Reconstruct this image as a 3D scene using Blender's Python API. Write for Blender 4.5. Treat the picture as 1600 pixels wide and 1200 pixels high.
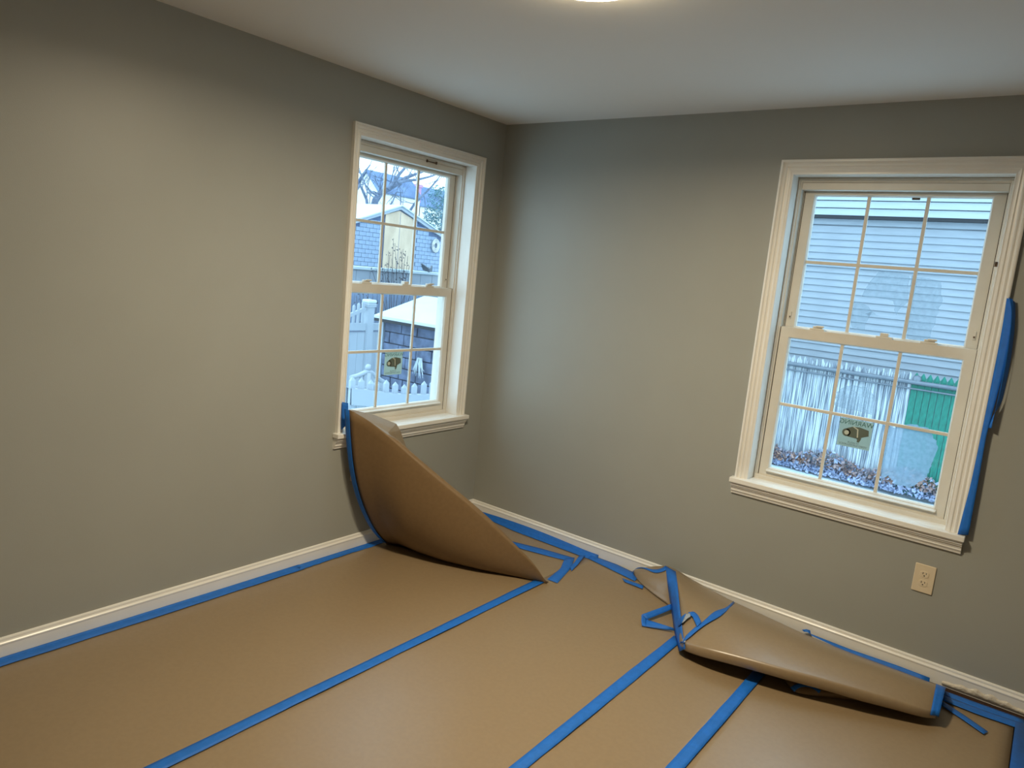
import bpy, bmesh, math, random
from mathutils import Vector, Matrix
from mathutils.bvhtree import BVHTree

# ---------------------------------------------------------------- reset
for o in list(bpy.data.objects): bpy.data.objects.remove(o)
scene = bpy.context.scene
COL = scene.collection
random.seed(11)

# ---------------------------------------------------------------- camera
CAM = Vector((2.8596, -3.4749, 1.5800))
YAW, PITCH, ROLL, FPX = 0.6484, -0.1574, 0.0966, 1114.29
ca, sa, cb, sb, cc, sc = (math.cos(YAW), math.sin(YAW), math.cos(PITCH), math.sin(PITCH), math.cos(ROLL), math.sin(ROLL))
FWD = Vector((-sa * cb, ca * cb, sb))
R0 = Vector((ca, sa, 0)); U0 = R0.cross(FWD)
RIGHT = cc * R0 + sc * U0
UP = -sc * R0 + cc * U0
cd = bpy.data.cameras.new('camera'); cd.sensor_width = 36; cd.lens = FPX / 1600 * 36; cd.clip_start = 0.02; cd.clip_end = 300
cam = bpy.data.objects.new('camera', cd); COL.objects.link(cam)
cam.matrix_world = Matrix(((RIGHT.x, UP.x, -FWD.x, CAM.x), (RIGHT.y, UP.y, -FWD.y, CAM.y), (RIGHT.z, UP.z, -FWD.z, CAM.z), (0, 0, 0, 1)))
scene.camera = cam

def ray(px, py): return (px - 800) / FPX * RIGHT - (py - 600) / FPX * UP + FWD
def at(px, py, ax, v):
    d = ray(px, py); t = (v - CAM[ax]) / d[ax]; return CAM + d * t
def at_plane(px, py, p0, n):
    d = ray(px, py); return CAM + d * ((Vector(p0) - CAM).dot(Vector(n)) / d.dot(Vector(n)))

# ---------------------------------------------------------------- world, exposure
SKY_STRENGTH = 2.8
LAMP_STRENGTH = 34.0      # glow of the diffuser itself
LAMP_WATTS = 31.0         # downward light of the lamp
scene.view_settings.view_transform = 'Standard'
scene.view_settings.look = 'None'
scene.view_settings.exposure = 0.42
scene.view_settings.gamma = 1.0
scene.view_settings.use_curve_mapping = False
world = bpy.data.worlds.new('overcast_sky'); scene.world = world; world.use_nodes = True
wn = world.node_tree.nodes; wl = world.node_tree.links
wn['Background'].inputs[0].default_value = (0.54, 0.80, 1.0, 1)
wn['Background'].inputs[1].default_value = SKY_STRENGTH

# ---------------------------------------------------------------- materials
def s2l(c):
    return tuple((x / 12.92 if x <= 0.04045 else ((x + 0.055) / 1.055) ** 2.4) for x in [v / 255 for v in c])
def mat(name, rgb, rough=0.5, var=0.0, scale=20, bump=0.0, bscale=200, spec=0.5, metal=0.0, stretch=(1, 1, 1), rgb2=None, emit=None, transl=0):
    m = bpy.data.materials.new(name); m.use_nodes = True
    nt = m.node_tree; b = nt.nodes['Principled BSDF']
    c = s2l(rgb); b.inputs['Roughness'].default_value = rough; b.inputs['Metallic'].default_value = metal
    b.inputs['Specular IOR Level'].default_value = spec
    b.inputs['Base Color'].default_value = (*c, 1)
    tc = nt.nodes.new('ShaderNodeTexCoord'); mp = nt.nodes.new('ShaderNodeMapping'); mp.inputs['Scale'].default_value = stretch
    nt.links.new(tc.outputs['Object'], mp.inputs['Vector'])
    if var or rgb2:
        n = nt.nodes.new('ShaderNodeTexNoise'); n.inputs['Scale'].default_value = scale; n.inputs['Detail'].default_value = 5
        nt.links.new(mp.outputs[0], n.inputs['Vector'])
        r = nt.nodes.new('ShaderNodeValToRGB')
        if rgb2: c2 = s2l(rgb2); c1 = c
        else: c1 = tuple(x * (1 - var) for x in c); c2 = tuple(min(1, x * (1 + var)) for x in c)
        r.color_ramp.elements[0].color = (*c1, 1); r.color_ramp.elements[1].color = (*c2, 1)
        r.color_ramp.elements[0].position = 0.38; r.color_ramp.elements[1].position = 0.62
        nt.links.new(n.outputs['Fac'], r.inputs[0]); nt.links.new(r.outputs[0], b.inputs['Base Color'])
    if bump:
        n2 = nt.nodes.new('ShaderNodeTexNoise'); n2.inputs['Scale'].default_value = bscale; n2.inputs['Detail'].default_value = 4
        nt.links.new(mp.outputs[0], n2.inputs['Vector'])
        bp = nt.nodes.new('ShaderNodeBump'); bp.inputs['Strength'].default_value = bump; bp.inputs['Distance'].default_value = 0.01
        nt.links.new(n2.outputs['Fac'], bp.inputs['Height']); nt.links.new(bp.outputs[0], b.inputs['Normal'])
    return m
M = {}
M['wall'] = mat('grey_wall_paint', (160, 161, 154), 0.42, var=0.012, scale=3, bump=0.05, bscale=260, spec=0.4)
M['ceil'] = mat('ceiling_paint', (238, 237, 234), 0.75, bump=0.04, bscale=180, spec=0.3)
M['trim'] = mat('semi_gloss_white_trim', (236, 234, 228), 0.3, var=0.02, scale=6)
M['vinyl'] = mat('off_white_vinyl', (216, 211, 200), 0.38, var=0.03, scale=9)
M['vinyl_mark'] = mat('scuff_brown', (92, 74, 58), 0.7, var=0.4, scale=90)
M['gap'] = mat('shadow_seal', (40, 30, 24), 0.8)
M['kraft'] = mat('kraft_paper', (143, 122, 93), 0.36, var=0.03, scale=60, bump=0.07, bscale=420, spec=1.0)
M['kraft2'] = mat('kraft_paper_shaded', (122, 98, 68), 0.5, var=0.035, scale=60, bump=0.10, bscale=420, spec=0.35)  # same paper made darker: shade on the flap and lip is in the colour
M['tape'] = mat('blue_painters_tape', (28, 108, 200), 0.5, var=0.06, scale=35, bump=0.25, bscale=500, spec=0.4)
M['tape_back'] = mat('tape_adhesive_side', (150, 160, 170), 0.45, var=0.08, scale=60)
M['plate'] = mat('outlet_plastic', (222, 206, 178), 0.3)
M['slot'] = mat('outlet_slot', (18, 14, 10), 0.6)
M['wood'] = mat('oak_floor', (58, 36, 24), 0.5, var=0.2, scale=14, stretch=(6, 0.6, 1))
M['chrome'] = mat('screw_metal', (190, 180, 165), 0.3, metal=0.9)
def sticker_mat():
    m = bpy.data.materials.new('sticker_film'); m.use_nodes = True; nt = m.node_tree; nt.nodes.clear()
    o = nt.nodes.new('ShaderNodeOutputMaterial'); mx = nt.nodes.new('ShaderNodeMixShader'); mx.inputs[0].default_value = 0.6
    d = nt.nodes.new('ShaderNodeBsdfDiffuse'); d.inputs[0].default_value = (0.52, 0.57, 0.53, 1)
    t = nt.nodes.new('ShaderNodeBsdfTranslucent'); t.inputs[0].default_value = (0.58, 0.64, 0.58, 1)
    nt.links.new(d.outputs[0], mx.inputs[1]); nt.links.new(t.outputs[0], mx.inputs[2]); nt.links.new(mx.outputs[0], o.inputs[0]); return m
M['sticker'] = sticker_mat()
M['sticker_green'] = mat('sticker_green_ink', (66, 108, 88), 0.6)
M['sticker_grey'] = mat('sticker_grey_ink', (100, 108, 96), 0.6)
M['caulk'] = mat('caulk', (214, 204, 186), 0.5, var=0.05, scale=40, bump=0.5, bscale=90)
# outdoors
M['snow'] = mat('snow', (200, 210, 214), 0.9, var=0.03, scale=2.5, bump=0.3, bscale=6)
M['siding'] = mat('grey_clapboard', (148, 155, 164), 0.6, var=0.05, scale=3, stretch=(1, 1, 6))
M['siding_top'] = mat('pale_clapboard', (166, 176, 184), 0.6, var=0.04, scale=3, stretch=(1, 1, 6))
M['dark'] = mat('dark_edge_strip', (40, 42, 48), 0.7)
M['slat_white'] = mat('frosted_white_slat', (96, 104, 118), 0.6, scale=22, stretch=(3, 3, 0.10), rgb2=(196, 204, 210), bump=0.4, bscale=30)
_nt = M['slat_white'].node_tree; _oi = _nt.nodes.new('ShaderNodeObjectInfo'); _mm = _nt.nodes.new('ShaderNodeVectorMath'); _mm.operation = 'SCALE'
_mm.inputs[0].default_value = (37, 11, 53); _nt.links.new(_oi.outputs['Random'], _mm.inputs['Scale'])
_mp = [n for n in _nt.nodes if n.type == 'MAPPING'][0]; _nt.links.new(_mm.outputs[0], _mp.inputs['Location'])
M['slat_green'] = mat('green_slat', (26, 116, 100), 0.5, var=0.22, scale=30, stretch=(2, 2, 0.4))
M['pipe'] = mat('galvanised_pipe', (112, 120, 130), 0.45, metal=0.3, var=0.08, scale=12)
M['leaf'] = mat('dead_leaves', (176, 138, 120), 0.8, scale=5, rgb2=(140, 136, 150))
M['rime'] = mat('icy_leaves', (160, 170, 198), 0.8, var=0.15, scale=6)
M['vfence'] = mat('white_vinyl_fence', (164, 172, 182), 0.4, var=0.02, scale=3)
M['stone'] = mat('blue_grey_stone', (92, 102, 126), 0.8, var=0.25, scale=6)
M['mortar'] = mat('mortar', (120, 128, 144), 0.9)
M['blockw'] = mat('pale_blue_block', (146, 162, 184), 0.8, var=0.05, scale=4)
M['grout'] = mat('block_joint', (92, 108, 138), 0.9)
M['ply'] = mat('tan_plywood', (218, 192, 164), 0.7, scale=2.5, rgb2=(200, 174, 148), stretch=(1, 1, 0.5))
M['cream'] = mat('cream_siding', (212, 208, 200), 0.8, var=0.03, scale=2)
M['roof'] = mat('blue_slate_roof', (84, 104, 138), 0.8, scale=1.2, rgb2=(104, 124, 156))
M['brick'] = mat('chimney_brick', (176, 130, 160), 0.85, var=0.12, scale=8)
M['bark'] = mat('bark', (104, 114, 134), 0.9, var=0.2, scale=8)
M['twig'] = mat('twig', (86, 84, 92), 0.9, var=0.2, scale=30)
M['blueboard'] = mat('bluish_boards', (126, 140, 164), 0.7, var=0.1, scale=5)
M['pale_ink'] = mat('pale_print', (206, 210, 196), 0.6)
M['ever'] = mat('evergreen_foliage', (66, 104, 104), 0.8, scale=3, rgb2=(110, 146, 160))

def glass_mat():
    m = bpy.data.materials.new('window_glass'); m.use_nodes = True; nt = m.node_tree; nt.nodes.clear()
    o = nt.nodes.new('ShaderNodeOutputMaterial'); mx = nt.nodes.new('ShaderNodeMixShader')
    t = nt.nodes.new('ShaderNodeBsdfTransparent'); t.inputs[0].default_value = (0.96, 0.98, 0.98, 1)
    g = nt.nodes.new('ShaderNodeBsdfGlossy'); g.inputs['Roughness'].default_value = 0.02
    mx.inputs[0].default_value = 0.04
    nt.links.new(t.outputs[0], mx.inputs[1]); nt.links.new(g.outputs[0], mx.inputs[2]); nt.links.new(mx.outputs[0], o.inputs[0])
    return m
M['glass'] = glass_mat()
def frost_mat(name, dens, scale, colr):
    m = bpy.data.materials.new(name); m.use_nodes = True; nt = m.node_tree; nt.nodes.clear()
    o = nt.nodes.new('ShaderNodeOutputMaterial'); mx = nt.nodes.new('ShaderNodeMixShader')
    t = nt.nodes.new('ShaderNodeBsdfTransparent'); d = nt.nodes.new('ShaderNodeBsdfTranslucent'); d.inputs[0].default_value = colr
    tc = nt.nodes.new('ShaderNodeTexCoord'); n = nt.nodes.new('ShaderNodeTexNoise'); n.inputs['Scale'].default_value = scale; n.inputs['Detail'].default_value = 6
    r = nt.nodes.new('ShaderNodeMapRange'); r.inputs[1].default_value = 0.35; r.inputs[2].default_value = 0.65; r.inputs[3].default_value = dens * 0.75; r.inputs[4].default_value = dens
    nt.links.new(tc.outputs['Object'], n.inputs['Vector']); nt.links.new(n.outputs['Fac'], r.inputs[0]); nt.links.new(r.outputs[0], mx.inputs[0])
    nt.links.new(t.outputs[0], mx.inputs[1]); nt.links.new(d.outputs[0], mx.inputs[2]); nt.links.new(mx.outputs[0], o.inputs[0])
    return m
M['frost'] = frost_mat('window_condensation', 0.9, 60, (0.27, 0.35, 0.43, 1))
M['frost_thin'] = frost_mat('window_condensation_thin', 0.55, 45, (0.25, 0.30, 0.34, 1))
def lamp_mat():
    m = bpy.data.materials.new('lamp_diffuser_glow'); m.use_nodes = True; nt = m.node_tree; nt.nodes.clear()
    o = nt.nodes.new('ShaderNodeOutputMaterial'); e = nt.nodes.new('ShaderNodeEmission')
    e.inputs[0].default_value = (1.0, 0.80, 0.50, 1); e.inputs[1].default_value = LAMP_STRENGTH
    nt.links.new(e.outputs[0], o.inputs[0]); return m
M['lamp'] = lamp_mat()

# ---------------------------------------------------------------- mesh helpers
class MB:
    def __init__(self): self.v = []; self.f = []; self.sm = []
    def add(self, vs, fs, smooth=False):
        n = len(self.v); self.v += [tuple(p) for p in vs]; self.f += [tuple(i + n for i in f) for f in fs]; self.sm += [smooth] * len(fs); return self
    def box(self, x0, x1, y0, y1, z0, z1):
        v = [(x, y, z) for x in (x0, x1) for y in (y0, y1) for z in (z0, z1)]
        return self.add(v, [(0, 1, 3, 2), (4, 6, 7, 5), (0, 4, 5, 1), (2, 3, 7, 6), (0, 2, 6, 4), (1, 5, 7, 3)])
    def hexa(self, a, b):      # two quads -> solid
        v = list(a) + list(b); n = len(a)
        return self.add(v, [tuple(range(n))[::-1], tuple(range(n, 2 * n))] + [(i, (i + 1) % n, n + (i + 1) % n, n + i) for i in range(n)])
    def grid(self, rows, smooth=True, close=False):
        n = len(rows[0]); vs = [p for r in rows for p in r]; fs = []
        for i in range(len(rows) - 1):
            for j in range(n - 1 + (1 if close else 0)):
                k = (j + 1) % n
                fs.append((i * n + j, i * n + k, (i + 1) * n + k, (i + 1) * n + j))
        return self.add(vs, fs, smooth)
    def tube(self, pts, rad, k=6, smooth=True):
        rings = []
        for i, p in enumerate(pts):
            p = Vector(p); q = Vector(pts[min(i + 1, len(pts) - 1)]) - Vector(pts[max(i - 1, 0)])
            q.normalize(); a = q.cross(Vector((0, 0, 1)))
            if a.length < 0.05: a = q.cross(Vector((1, 0, 0)))
            a.normalize(); b = q.cross(a); r = rad[i] if isinstance(rad, (list, tuple)) else rad
            rings.append([p + a * math.cos(t) * r + b * math.sin(t) * r for t in [2 * math.pi * j / k for j in range(k)]])
        self.grid(rings, smooth, True)
        n = len(rings[0]); self.add(rings[0], [tuple(range(n))]); self.add(rings[-1], [tuple(range(n))[::-1]]); return self
    def lathe(self, prof, c, k=32, smooth=True):
        rings = [[Vector(c) + Vector((r * math.cos(2 * math.pi * j / k), r * math.sin(2 * math.pi * j / k), z)) for j in range(k)] for r, z in prof]
        return self.grid(rings, smooth, True)
    def build(self, name, m, parent=None, fn=None, bevel=0, solid=0, flip=True, weld=True):
        me = bpy.data.meshes.new(name)
        vs = self.v if fn is None else [tuple(fn(*p)) for p in self.v]
        me.from_pydata([tuple(p) for p in vs], [], self.f)
        for p, s in zip(me.polygons, self.sm): p.use_smooth = s
        if weld or flip:
            bm = bmesh.new(); bm.from_mesh(me)
            if weld: bmesh.ops.remove_doubles(bm, verts=bm.verts, dist=1e-6)
            if flip: bmesh.ops.recalc_face_normals(bm, faces=bm.faces)
            bm.to_mesh(me); bm.free()
        ms = m if isinstance(m, (list, tuple)) else [m]
        for x in ms: me.materials.append(M[x] if isinstance(x, str) else x)
        o = bpy.data.objects.new(name, me); COL.objects.link(o)
        if parent: o.parent = parent; o.matrix_parent_inverse = parent.matrix_basis.inverted()
        if bevel:
            b = o.modifiers.new('bevel', 'BEVEL'); b.width = bevel; b.segments = 2; b.limit_method = 'ANGLE'; b.angle_limit = 0.6
        if solid:
            s = o.modifiers.new('thickness', 'SOLIDIFY'); s.thickness = solid; s.offset = 0
        return o
def tag(o, label=None, cat=None, group=None, kind=None):
    if label: o['label'] = label
    if cat: o['category'] = cat
    if group: o['group'] = group
    if kind: o['kind'] = kind
    return o
def empty(name, loc=(0, 0, 0)):
    o = bpy.data.objects.new(name, None); COL.objects.link(o); o.location = loc; o.empty_display_size = 0.1; return o
def share(src, name, parent, offset=(0, 0, 0), scale=None):
    o = src.copy(); o.name = name; COL.objects.link(o); o.parent = parent
    if parent: o.matrix_parent_inverse = parent.matrix_basis.inverted()
    o.location = Vector(offset)
    if scale: o.scale = scale
    return o

# ================================================================ ROOM SHELL
H = 2.44; XR = 4.3; YB = -4.7; T = 0.22
# openings: (u0,u1,z0,z1)
WR = (1.747, 2.600, 0.645, 2.140)      # window in the right wall (u = x)
WL = (-1.115, -0.252, 0.645, 2.155)    # window in the left wall (u = y)
w = MB()
w.box(-T, WR[0] - 0.006, 0, T, -0.05, H + 0.05).box(WR[1] + 0.006, XR + T, 0, T, -0.05, H + 0.05)
w.box(WR[0] - 0.006, WR[1] + 0.006, 0, T, -0.05, WR[2] - 0.004).box(WR[0] - 0.006, WR[1] + 0.006, 0, T, WR[3] + 0.006, H + 0.05)
tag(w.build('wall_right', 'wall', weld=False), 'grey painted wall with the wider-seen window and outlet', None, None, 'structure')
w = MB()
w.box(-T, 0, YB - T, WL[0] - 0.006, -0.05, H + 0.05).box(-T, 0, WL[1] + 0.006, 0, -0.05, H + 0.05)
w.box(-T, 0, WL[0] - 0.006, WL[1] + 0.006, -0.05, WL[2] - 0.004).box(-T, 0, WL[0] - 0.006, WL[1] + 0.006, WL[3] + 0.006, H + 0.05)
tag(w.build('wall_left', 'wall', weld=False), 'grey painted wall on the left with the far window', None, None, 'structure')
tag(MB().box(-T, XR + T, YB - T, YB, -0.05, H + 0.05).build('wall_back', 'wall'), 'grey wall behind the camera', kind='structure')
tag(MB().box(XR, XR + T, YB, 0, -0.05, H + 0.05).build('wall_side', 'wall'), 'grey side wall right of the camera', kind='structure')
tag(MB().box(-T, XR + T, YB - T, T, H, H + 0.12).build('ceiling', 'ceil'), 'smooth off-white ceiling', kind='structure')
tag(MB().box(-T, XR + T, YB - T, T, -0.12, -0.004).build('floor', 'wood'), 'wooden floor almost wholly hidden under brown paper', kind='structure')

# baseboards: profile (out, z)
BP = [(0, 0.0), (0.013, 0.0), (0.013, 0.058), (0.0145, 0.061), (0.0145, 0.066), (0.011, 0.070), (0.0085, 0.075), (0.009, 0.079), (0.007, 0.084), (0.003, 0.086), (0, 0.086)]
def baseboard(name, a, b, n, label):
    a = Vector(a); b = Vector(b); n = Vector(n); t = (b - a).normalized()
    rows = []
    for end, s in ((a, 1), (b, -1)):
        rows.append([end + n * o + t * s * (o if end is a and name == 'baseboard_left' else 0) * 0 + Vector((0, 0, z - 0.002)) for o, z in BP])
    o = MB().grid(rows, False, True).build(name, 'trim'); tag(o, label, kind='structure'); return o
baseboard('baseboard_left', (0, YB, 0), (0, -0.0, 0), (1, 0, 0), 'white moulded baseboard along the left wall')
baseboard('baseboard_right', (0.0, 0, 0), (XR, 0, 0), (0, -1, 0), 'white moulded baseboard along the window wall with a caulk-smeared end')
baseboard('baseboard_back', (0, YB, 0), (XR, YB, 0), (0, 1, 0), 'white moulded baseboard behind the camera')

# ================================================================ WINDOWS
CASP = [(0, 0.0), (0, 0.019), (0.004, 0.021), (0.010, 0.021), (0.013, 0.016), (0.018, 0.0135), (0.022, 0.016), (0.027, 0.0165), (0.031, 0.0125),
        (0.038, 0.011), (0.043, 0.0135), (0.048, 0.0125), (0.053, 0.0105), (0.059, 0.0105), (0.061, 0.008), (0.061, 0.0)]   # (width in, thickness)
def window(idx, W, fn, cas, label, glass_dz=0.0, latch_u=None, extra=None):
    u0, u1, z0, z1 = W
    cl, cr, ct = cas
    e = empty('window_%d' % idx, fn((u0 + u1) / 2, 0, z0)); tag(e, label, kind='structure')
    ZS = 0.672                                                     # stool top
    def ring(name, m, prof, parent=None, bevel=0):                 # prof: (iL,iR,iT,iB,d)
        rows = []
        for iL, iR, iT, iB, d in prof:
            rows.append([(u0 + iL, d, ZS + iB), (u1 - iR, d, ZS + iB), (u1 - iR, d, z1 - iT), (u0 + iL, d, z1 - iT)])
        return MB().grid(rows, False, True).build(name, m, parent or e, fn, bevel=bevel)
    # casing, mitred at the head
    W0 = CASP[-1][0]
    sl, sr, st = cl / W0, cr / W0, ct / W0
    L, R, Tp = u0 - cl, u1 + cr, z1 + ct
    MB().grid([[(L + w_ * sl, -t_, ZS) for w_, t_ in CASP], [(L + w_ * sl, -t_, Tp - w_ * st) for w_, t_ in CASP]], False).build('casing', 'trim', e, fn)
    MB().grid([[(R - w_ * sr, -t_, ZS) for w_, t_ in CASP], [(R - w_ * sr, -t_, Tp - w_ * st) for w_, t_ in CASP]], False).build('casing', 'trim', e, fn)
    MB().grid([[(L + w_ * sl, -t_, Tp - w_ * st) for w_, t_ in CASP], [(R - w_ * sr, -t_, Tp - w_ * st) for w_, t_ in CASP]], False).build('head_casing', 'trim', e, fn)
    # stool and apron
    oh = 0.016
    MB().box(L - oh, R + oh, -0.046, 0.0, ZS - 0.024, ZS).box(u0, u1, 0.0, 0.10, ZS - 0.024, ZS).build('stool', 'trim', e, fn, bevel=0.003)
    AP = [(0, ZS - 0.026), (0.034, ZS - 0.026), (0.034, ZS - 0.038), (0.028, ZS - 0.041), (0.028, ZS - 0.046), (0.021, ZS - 0.052), (0.017, ZS - 0.062), (0.018, ZS - 0.067), (0.012, ZS - 0.076), (0.010, ZS - 0.084), (0, ZS - 0.086)]
    MB().grid([[(L - oh + 0.006 + p * 0.35 * 0, -p, z) for p, z in AP], [(R + oh - 0.006, -p, z) for p, z in AP]], False, True).add([(L - oh + 0.006, -p, z) for p, z in AP], [tuple(range(len(AP)))]).add([(R + oh - 0.006, -p, z) for p, z in AP], [tuple(range(len(AP)))]).build('apron', 'trim', e, fn)
    # jamb liner and vinyl frame
    ring('jamb', 'trim', [(0, 0, 0, -0.03, 0.0), (0, 0, 0, -0.03, 0.086)])
    ring('window_frame', 'vinyl', [(0, 0, 0, -0.03, 0.20), (0, 0, 0, -0.03, 0.078), (0.003, 0.003, 0.004, -0.03, 0.074), (0.009, 0.009, 0.012, -0.03, 0.074), (0.011, 0.011, 0.015, -0.03, 0.080), (0.017, 0.017, 0.022, -0.02, 0.083),
         (0.017, 0.017, 0.024, 0.0, 0.128), (0.022, 0.022, 0.024, 0.008, 0.128), (0.022, 0.022, 0.024, 0.008, 0.20)])
    hs = MB().box(u0 + 0.018, u1 - 0.018, 0.082, 0.126, z1 - 0.055, z1 - 0.023); hs.build('head_stop', 'vinyl', e, fn, bevel=0.002)
    # sashes: glass size
    def sash(name, a0, a1, b0, b1, d0, d1, wl, wr, wt, wb, gd):
        pr = []
        for i, d in ((0, d1), (0, d0), (1, d0), (1.12, d0 + 0.010), (1.12, d1)):
            k = max(i - 1, 0) * 0.05
            f = 1 if i else 0
            pr.append((a0 + wl * f + k, a1 - wr * f - k, b0 + wb * f + k, b1 - wt * f - k, d))
        rows = [[(A, d, C), (B, d, C), (B, d, D), (A, d, D)] for A, B, C, D, d in pr]
        s = MB().grid(rows, False, True).build(name, 'vinyl', e, fn, bevel=0.0008)
        gu0, gu1, gz0, gz1 = a0 + wl, a1 - wr, b0 + wb, b1 - wt
        # muntin grille + six panes
        us = [gu0 + (gu1 - gu0) * k / 3 for k in range(4)]; zs = [gz0, (gz0 + gz1) / 2, gz1]; mw = 0.0075
        for k in (1, 2): MB().box(us[k] - mw, us[k] + mw, gd - 0.005, gd + 0.006, gz0, gz1).build('muntin', 'vinyl', s, fn, bevel=0.002)
        MB().box(gu0, gu1, gd - 0.0055, gd + 0.0065, zs[1] - mw, zs[1] + mw).build('muntin', 'vinyl', s, fn, bevel=0.002)
        for i in range(3):
            for j in range(2):
                MB().box(us[i] + (mw if i else 0), us[i + 1] - (mw if i < 2 else 0), gd - 0.0015, gd + 0.0015, zs[j] + (mw if j else 0), zs[j + 1] - (mw if j < 1 else 0)).build('pane', 'glass', s, fn)
        return s, (gu0, gu1, gz0, gz1)
    zm = 1.437
    up, gu = sash('upper_sash', u0 + 0.023, u1 - 0.023, zm - 0.045, z1 - 0.040, 0.130, 0.160, 0.043, 0.045, 0.030, 0.047, 0.146)
    zb = ZS + 0.004
    wb = 0.052 + glass_dz
    lo, gl = sash('lower_sash', u0 + 0.018, u1 - 0.018, zb, zm, 0.090, 0.120, 0.043, 0.041, 0.047, wb, 0.107)
    # bottom rail with its lift ledge
    zg = zb + wb
    MB().add([(gl[0] - 0.006, 0.090, zg - 0.002), (gl[1] + 0.006, 0.090, zg - 0.002), (gl[1] + 0.006, 0.074, zg - 0.010), (gl[0] - 0.006, 0.074, zg - 0.010),
              (gl[0] - 0.006, 0.090, zg - 0.017), (gl[1] + 0.006, 0.090, zg - 0.017), (gl[1] + 0.006, 0.075, zg - 0.014), (gl[0] - 0.006, 0.075, zg - 0.014)],
             [(0, 1, 2, 3), (3, 2, 6, 7), (7, 6, 5, 4), (0, 3, 7, 4), (1, 5, 6, 2)]).build('lift_rail', 'vinyl', lo, fn)
    MB().box(u0 + 0.004, u1 - 0.004, 0.072, 0.126, ZS - 0.01, ZS + 0.020).build('sill', 'vinyl', e, fn, bevel=0.003)
    # dark weather gaps beside the sashes
    MB().box(u0 + 0.0168, u0 + 0.0195, 0.0895, 0.112, ZS + 0.02, zm).box(u1 - 0.0195, u1 - 0.0168, 0.0895, 0.112, ZS + 0.02, zm).build('side_seal', 'gap', lo, fn)
    MB().box(u0 + 0.0215, u0 + 0.0245, 0.1295, 0.15, zm, z1 - 0.056).box(u1 - 0.0245, u1 - 0.0215, 0.1295, 0.15, zm, z1 - 0.056).build('side_seal', 'gap', up, fn)
    # sash locks and keeper on the meeting rail
    for f, kind in ((0.215, 'lock'), (0.555, 'keep'), (0.765, 'lock')):
        c = u0 + (u1 - u0) * f
        if kind == 'lock':
            m_ = MB().box(c - 0.033, c + 0.033, 0.094, 0.118, zm, zm + 0.009).box(c - 0.020, c + 0.022, 0.098, 0.116, zm + 0.009, zm + 0.019).box(c - 0.006, c + 0.030, 0.092, 0.101, zm + 0.014, zm + 0.023)
            m_.build('sash_lock', 'vinyl', lo, fn, bevel=0.002)
        else:
            m_ = MB().box(c - 0.034, c + 0.034, 0.098, 0.120, zm, zm + 0.009).box(c - 0.018, c + 0.016, 0.100, 0.128, zm + 0.009, zm + 0.024)
            m_.build('sash_keeper', 'vinyl', lo, fn, bevel=0.002)
    for uu in (u0 + 0.042, u1 - 0.042):                               # vent latches on the upper stiles
        MB().box(uu - 0.005, uu + 0.005, 0.124, 0.131, zm + 0.040, zm + 0.075).build('vent_latch', 'vinyl', up, fn, bevel=0.001)
        MB().box(uu - 0.003, uu + 0.003, 0.1225, 0.1245, zm + 0.046, zm + 0.054).build('latch_tip', 'vinyl_mark', up, fn)
    return e, up, lo, gu, gl
fR = lambda u, d, z: (u, d, z)
fL = lambda u, d, z: (-d, u, z)
w1, up1, lo1, gu1, gl1 = window(1, WL, fL, (0.046, 0.070, 0.058), 'narrow-looking white double-hung window near the corner', glass_dz=0.020)
w2, up2, lo2, gu2, gl2 = window(2, WR, fR, (0.062, 0.062, 0.066), 'white double-hung window on the outlet wall, facing clapboards')
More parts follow.
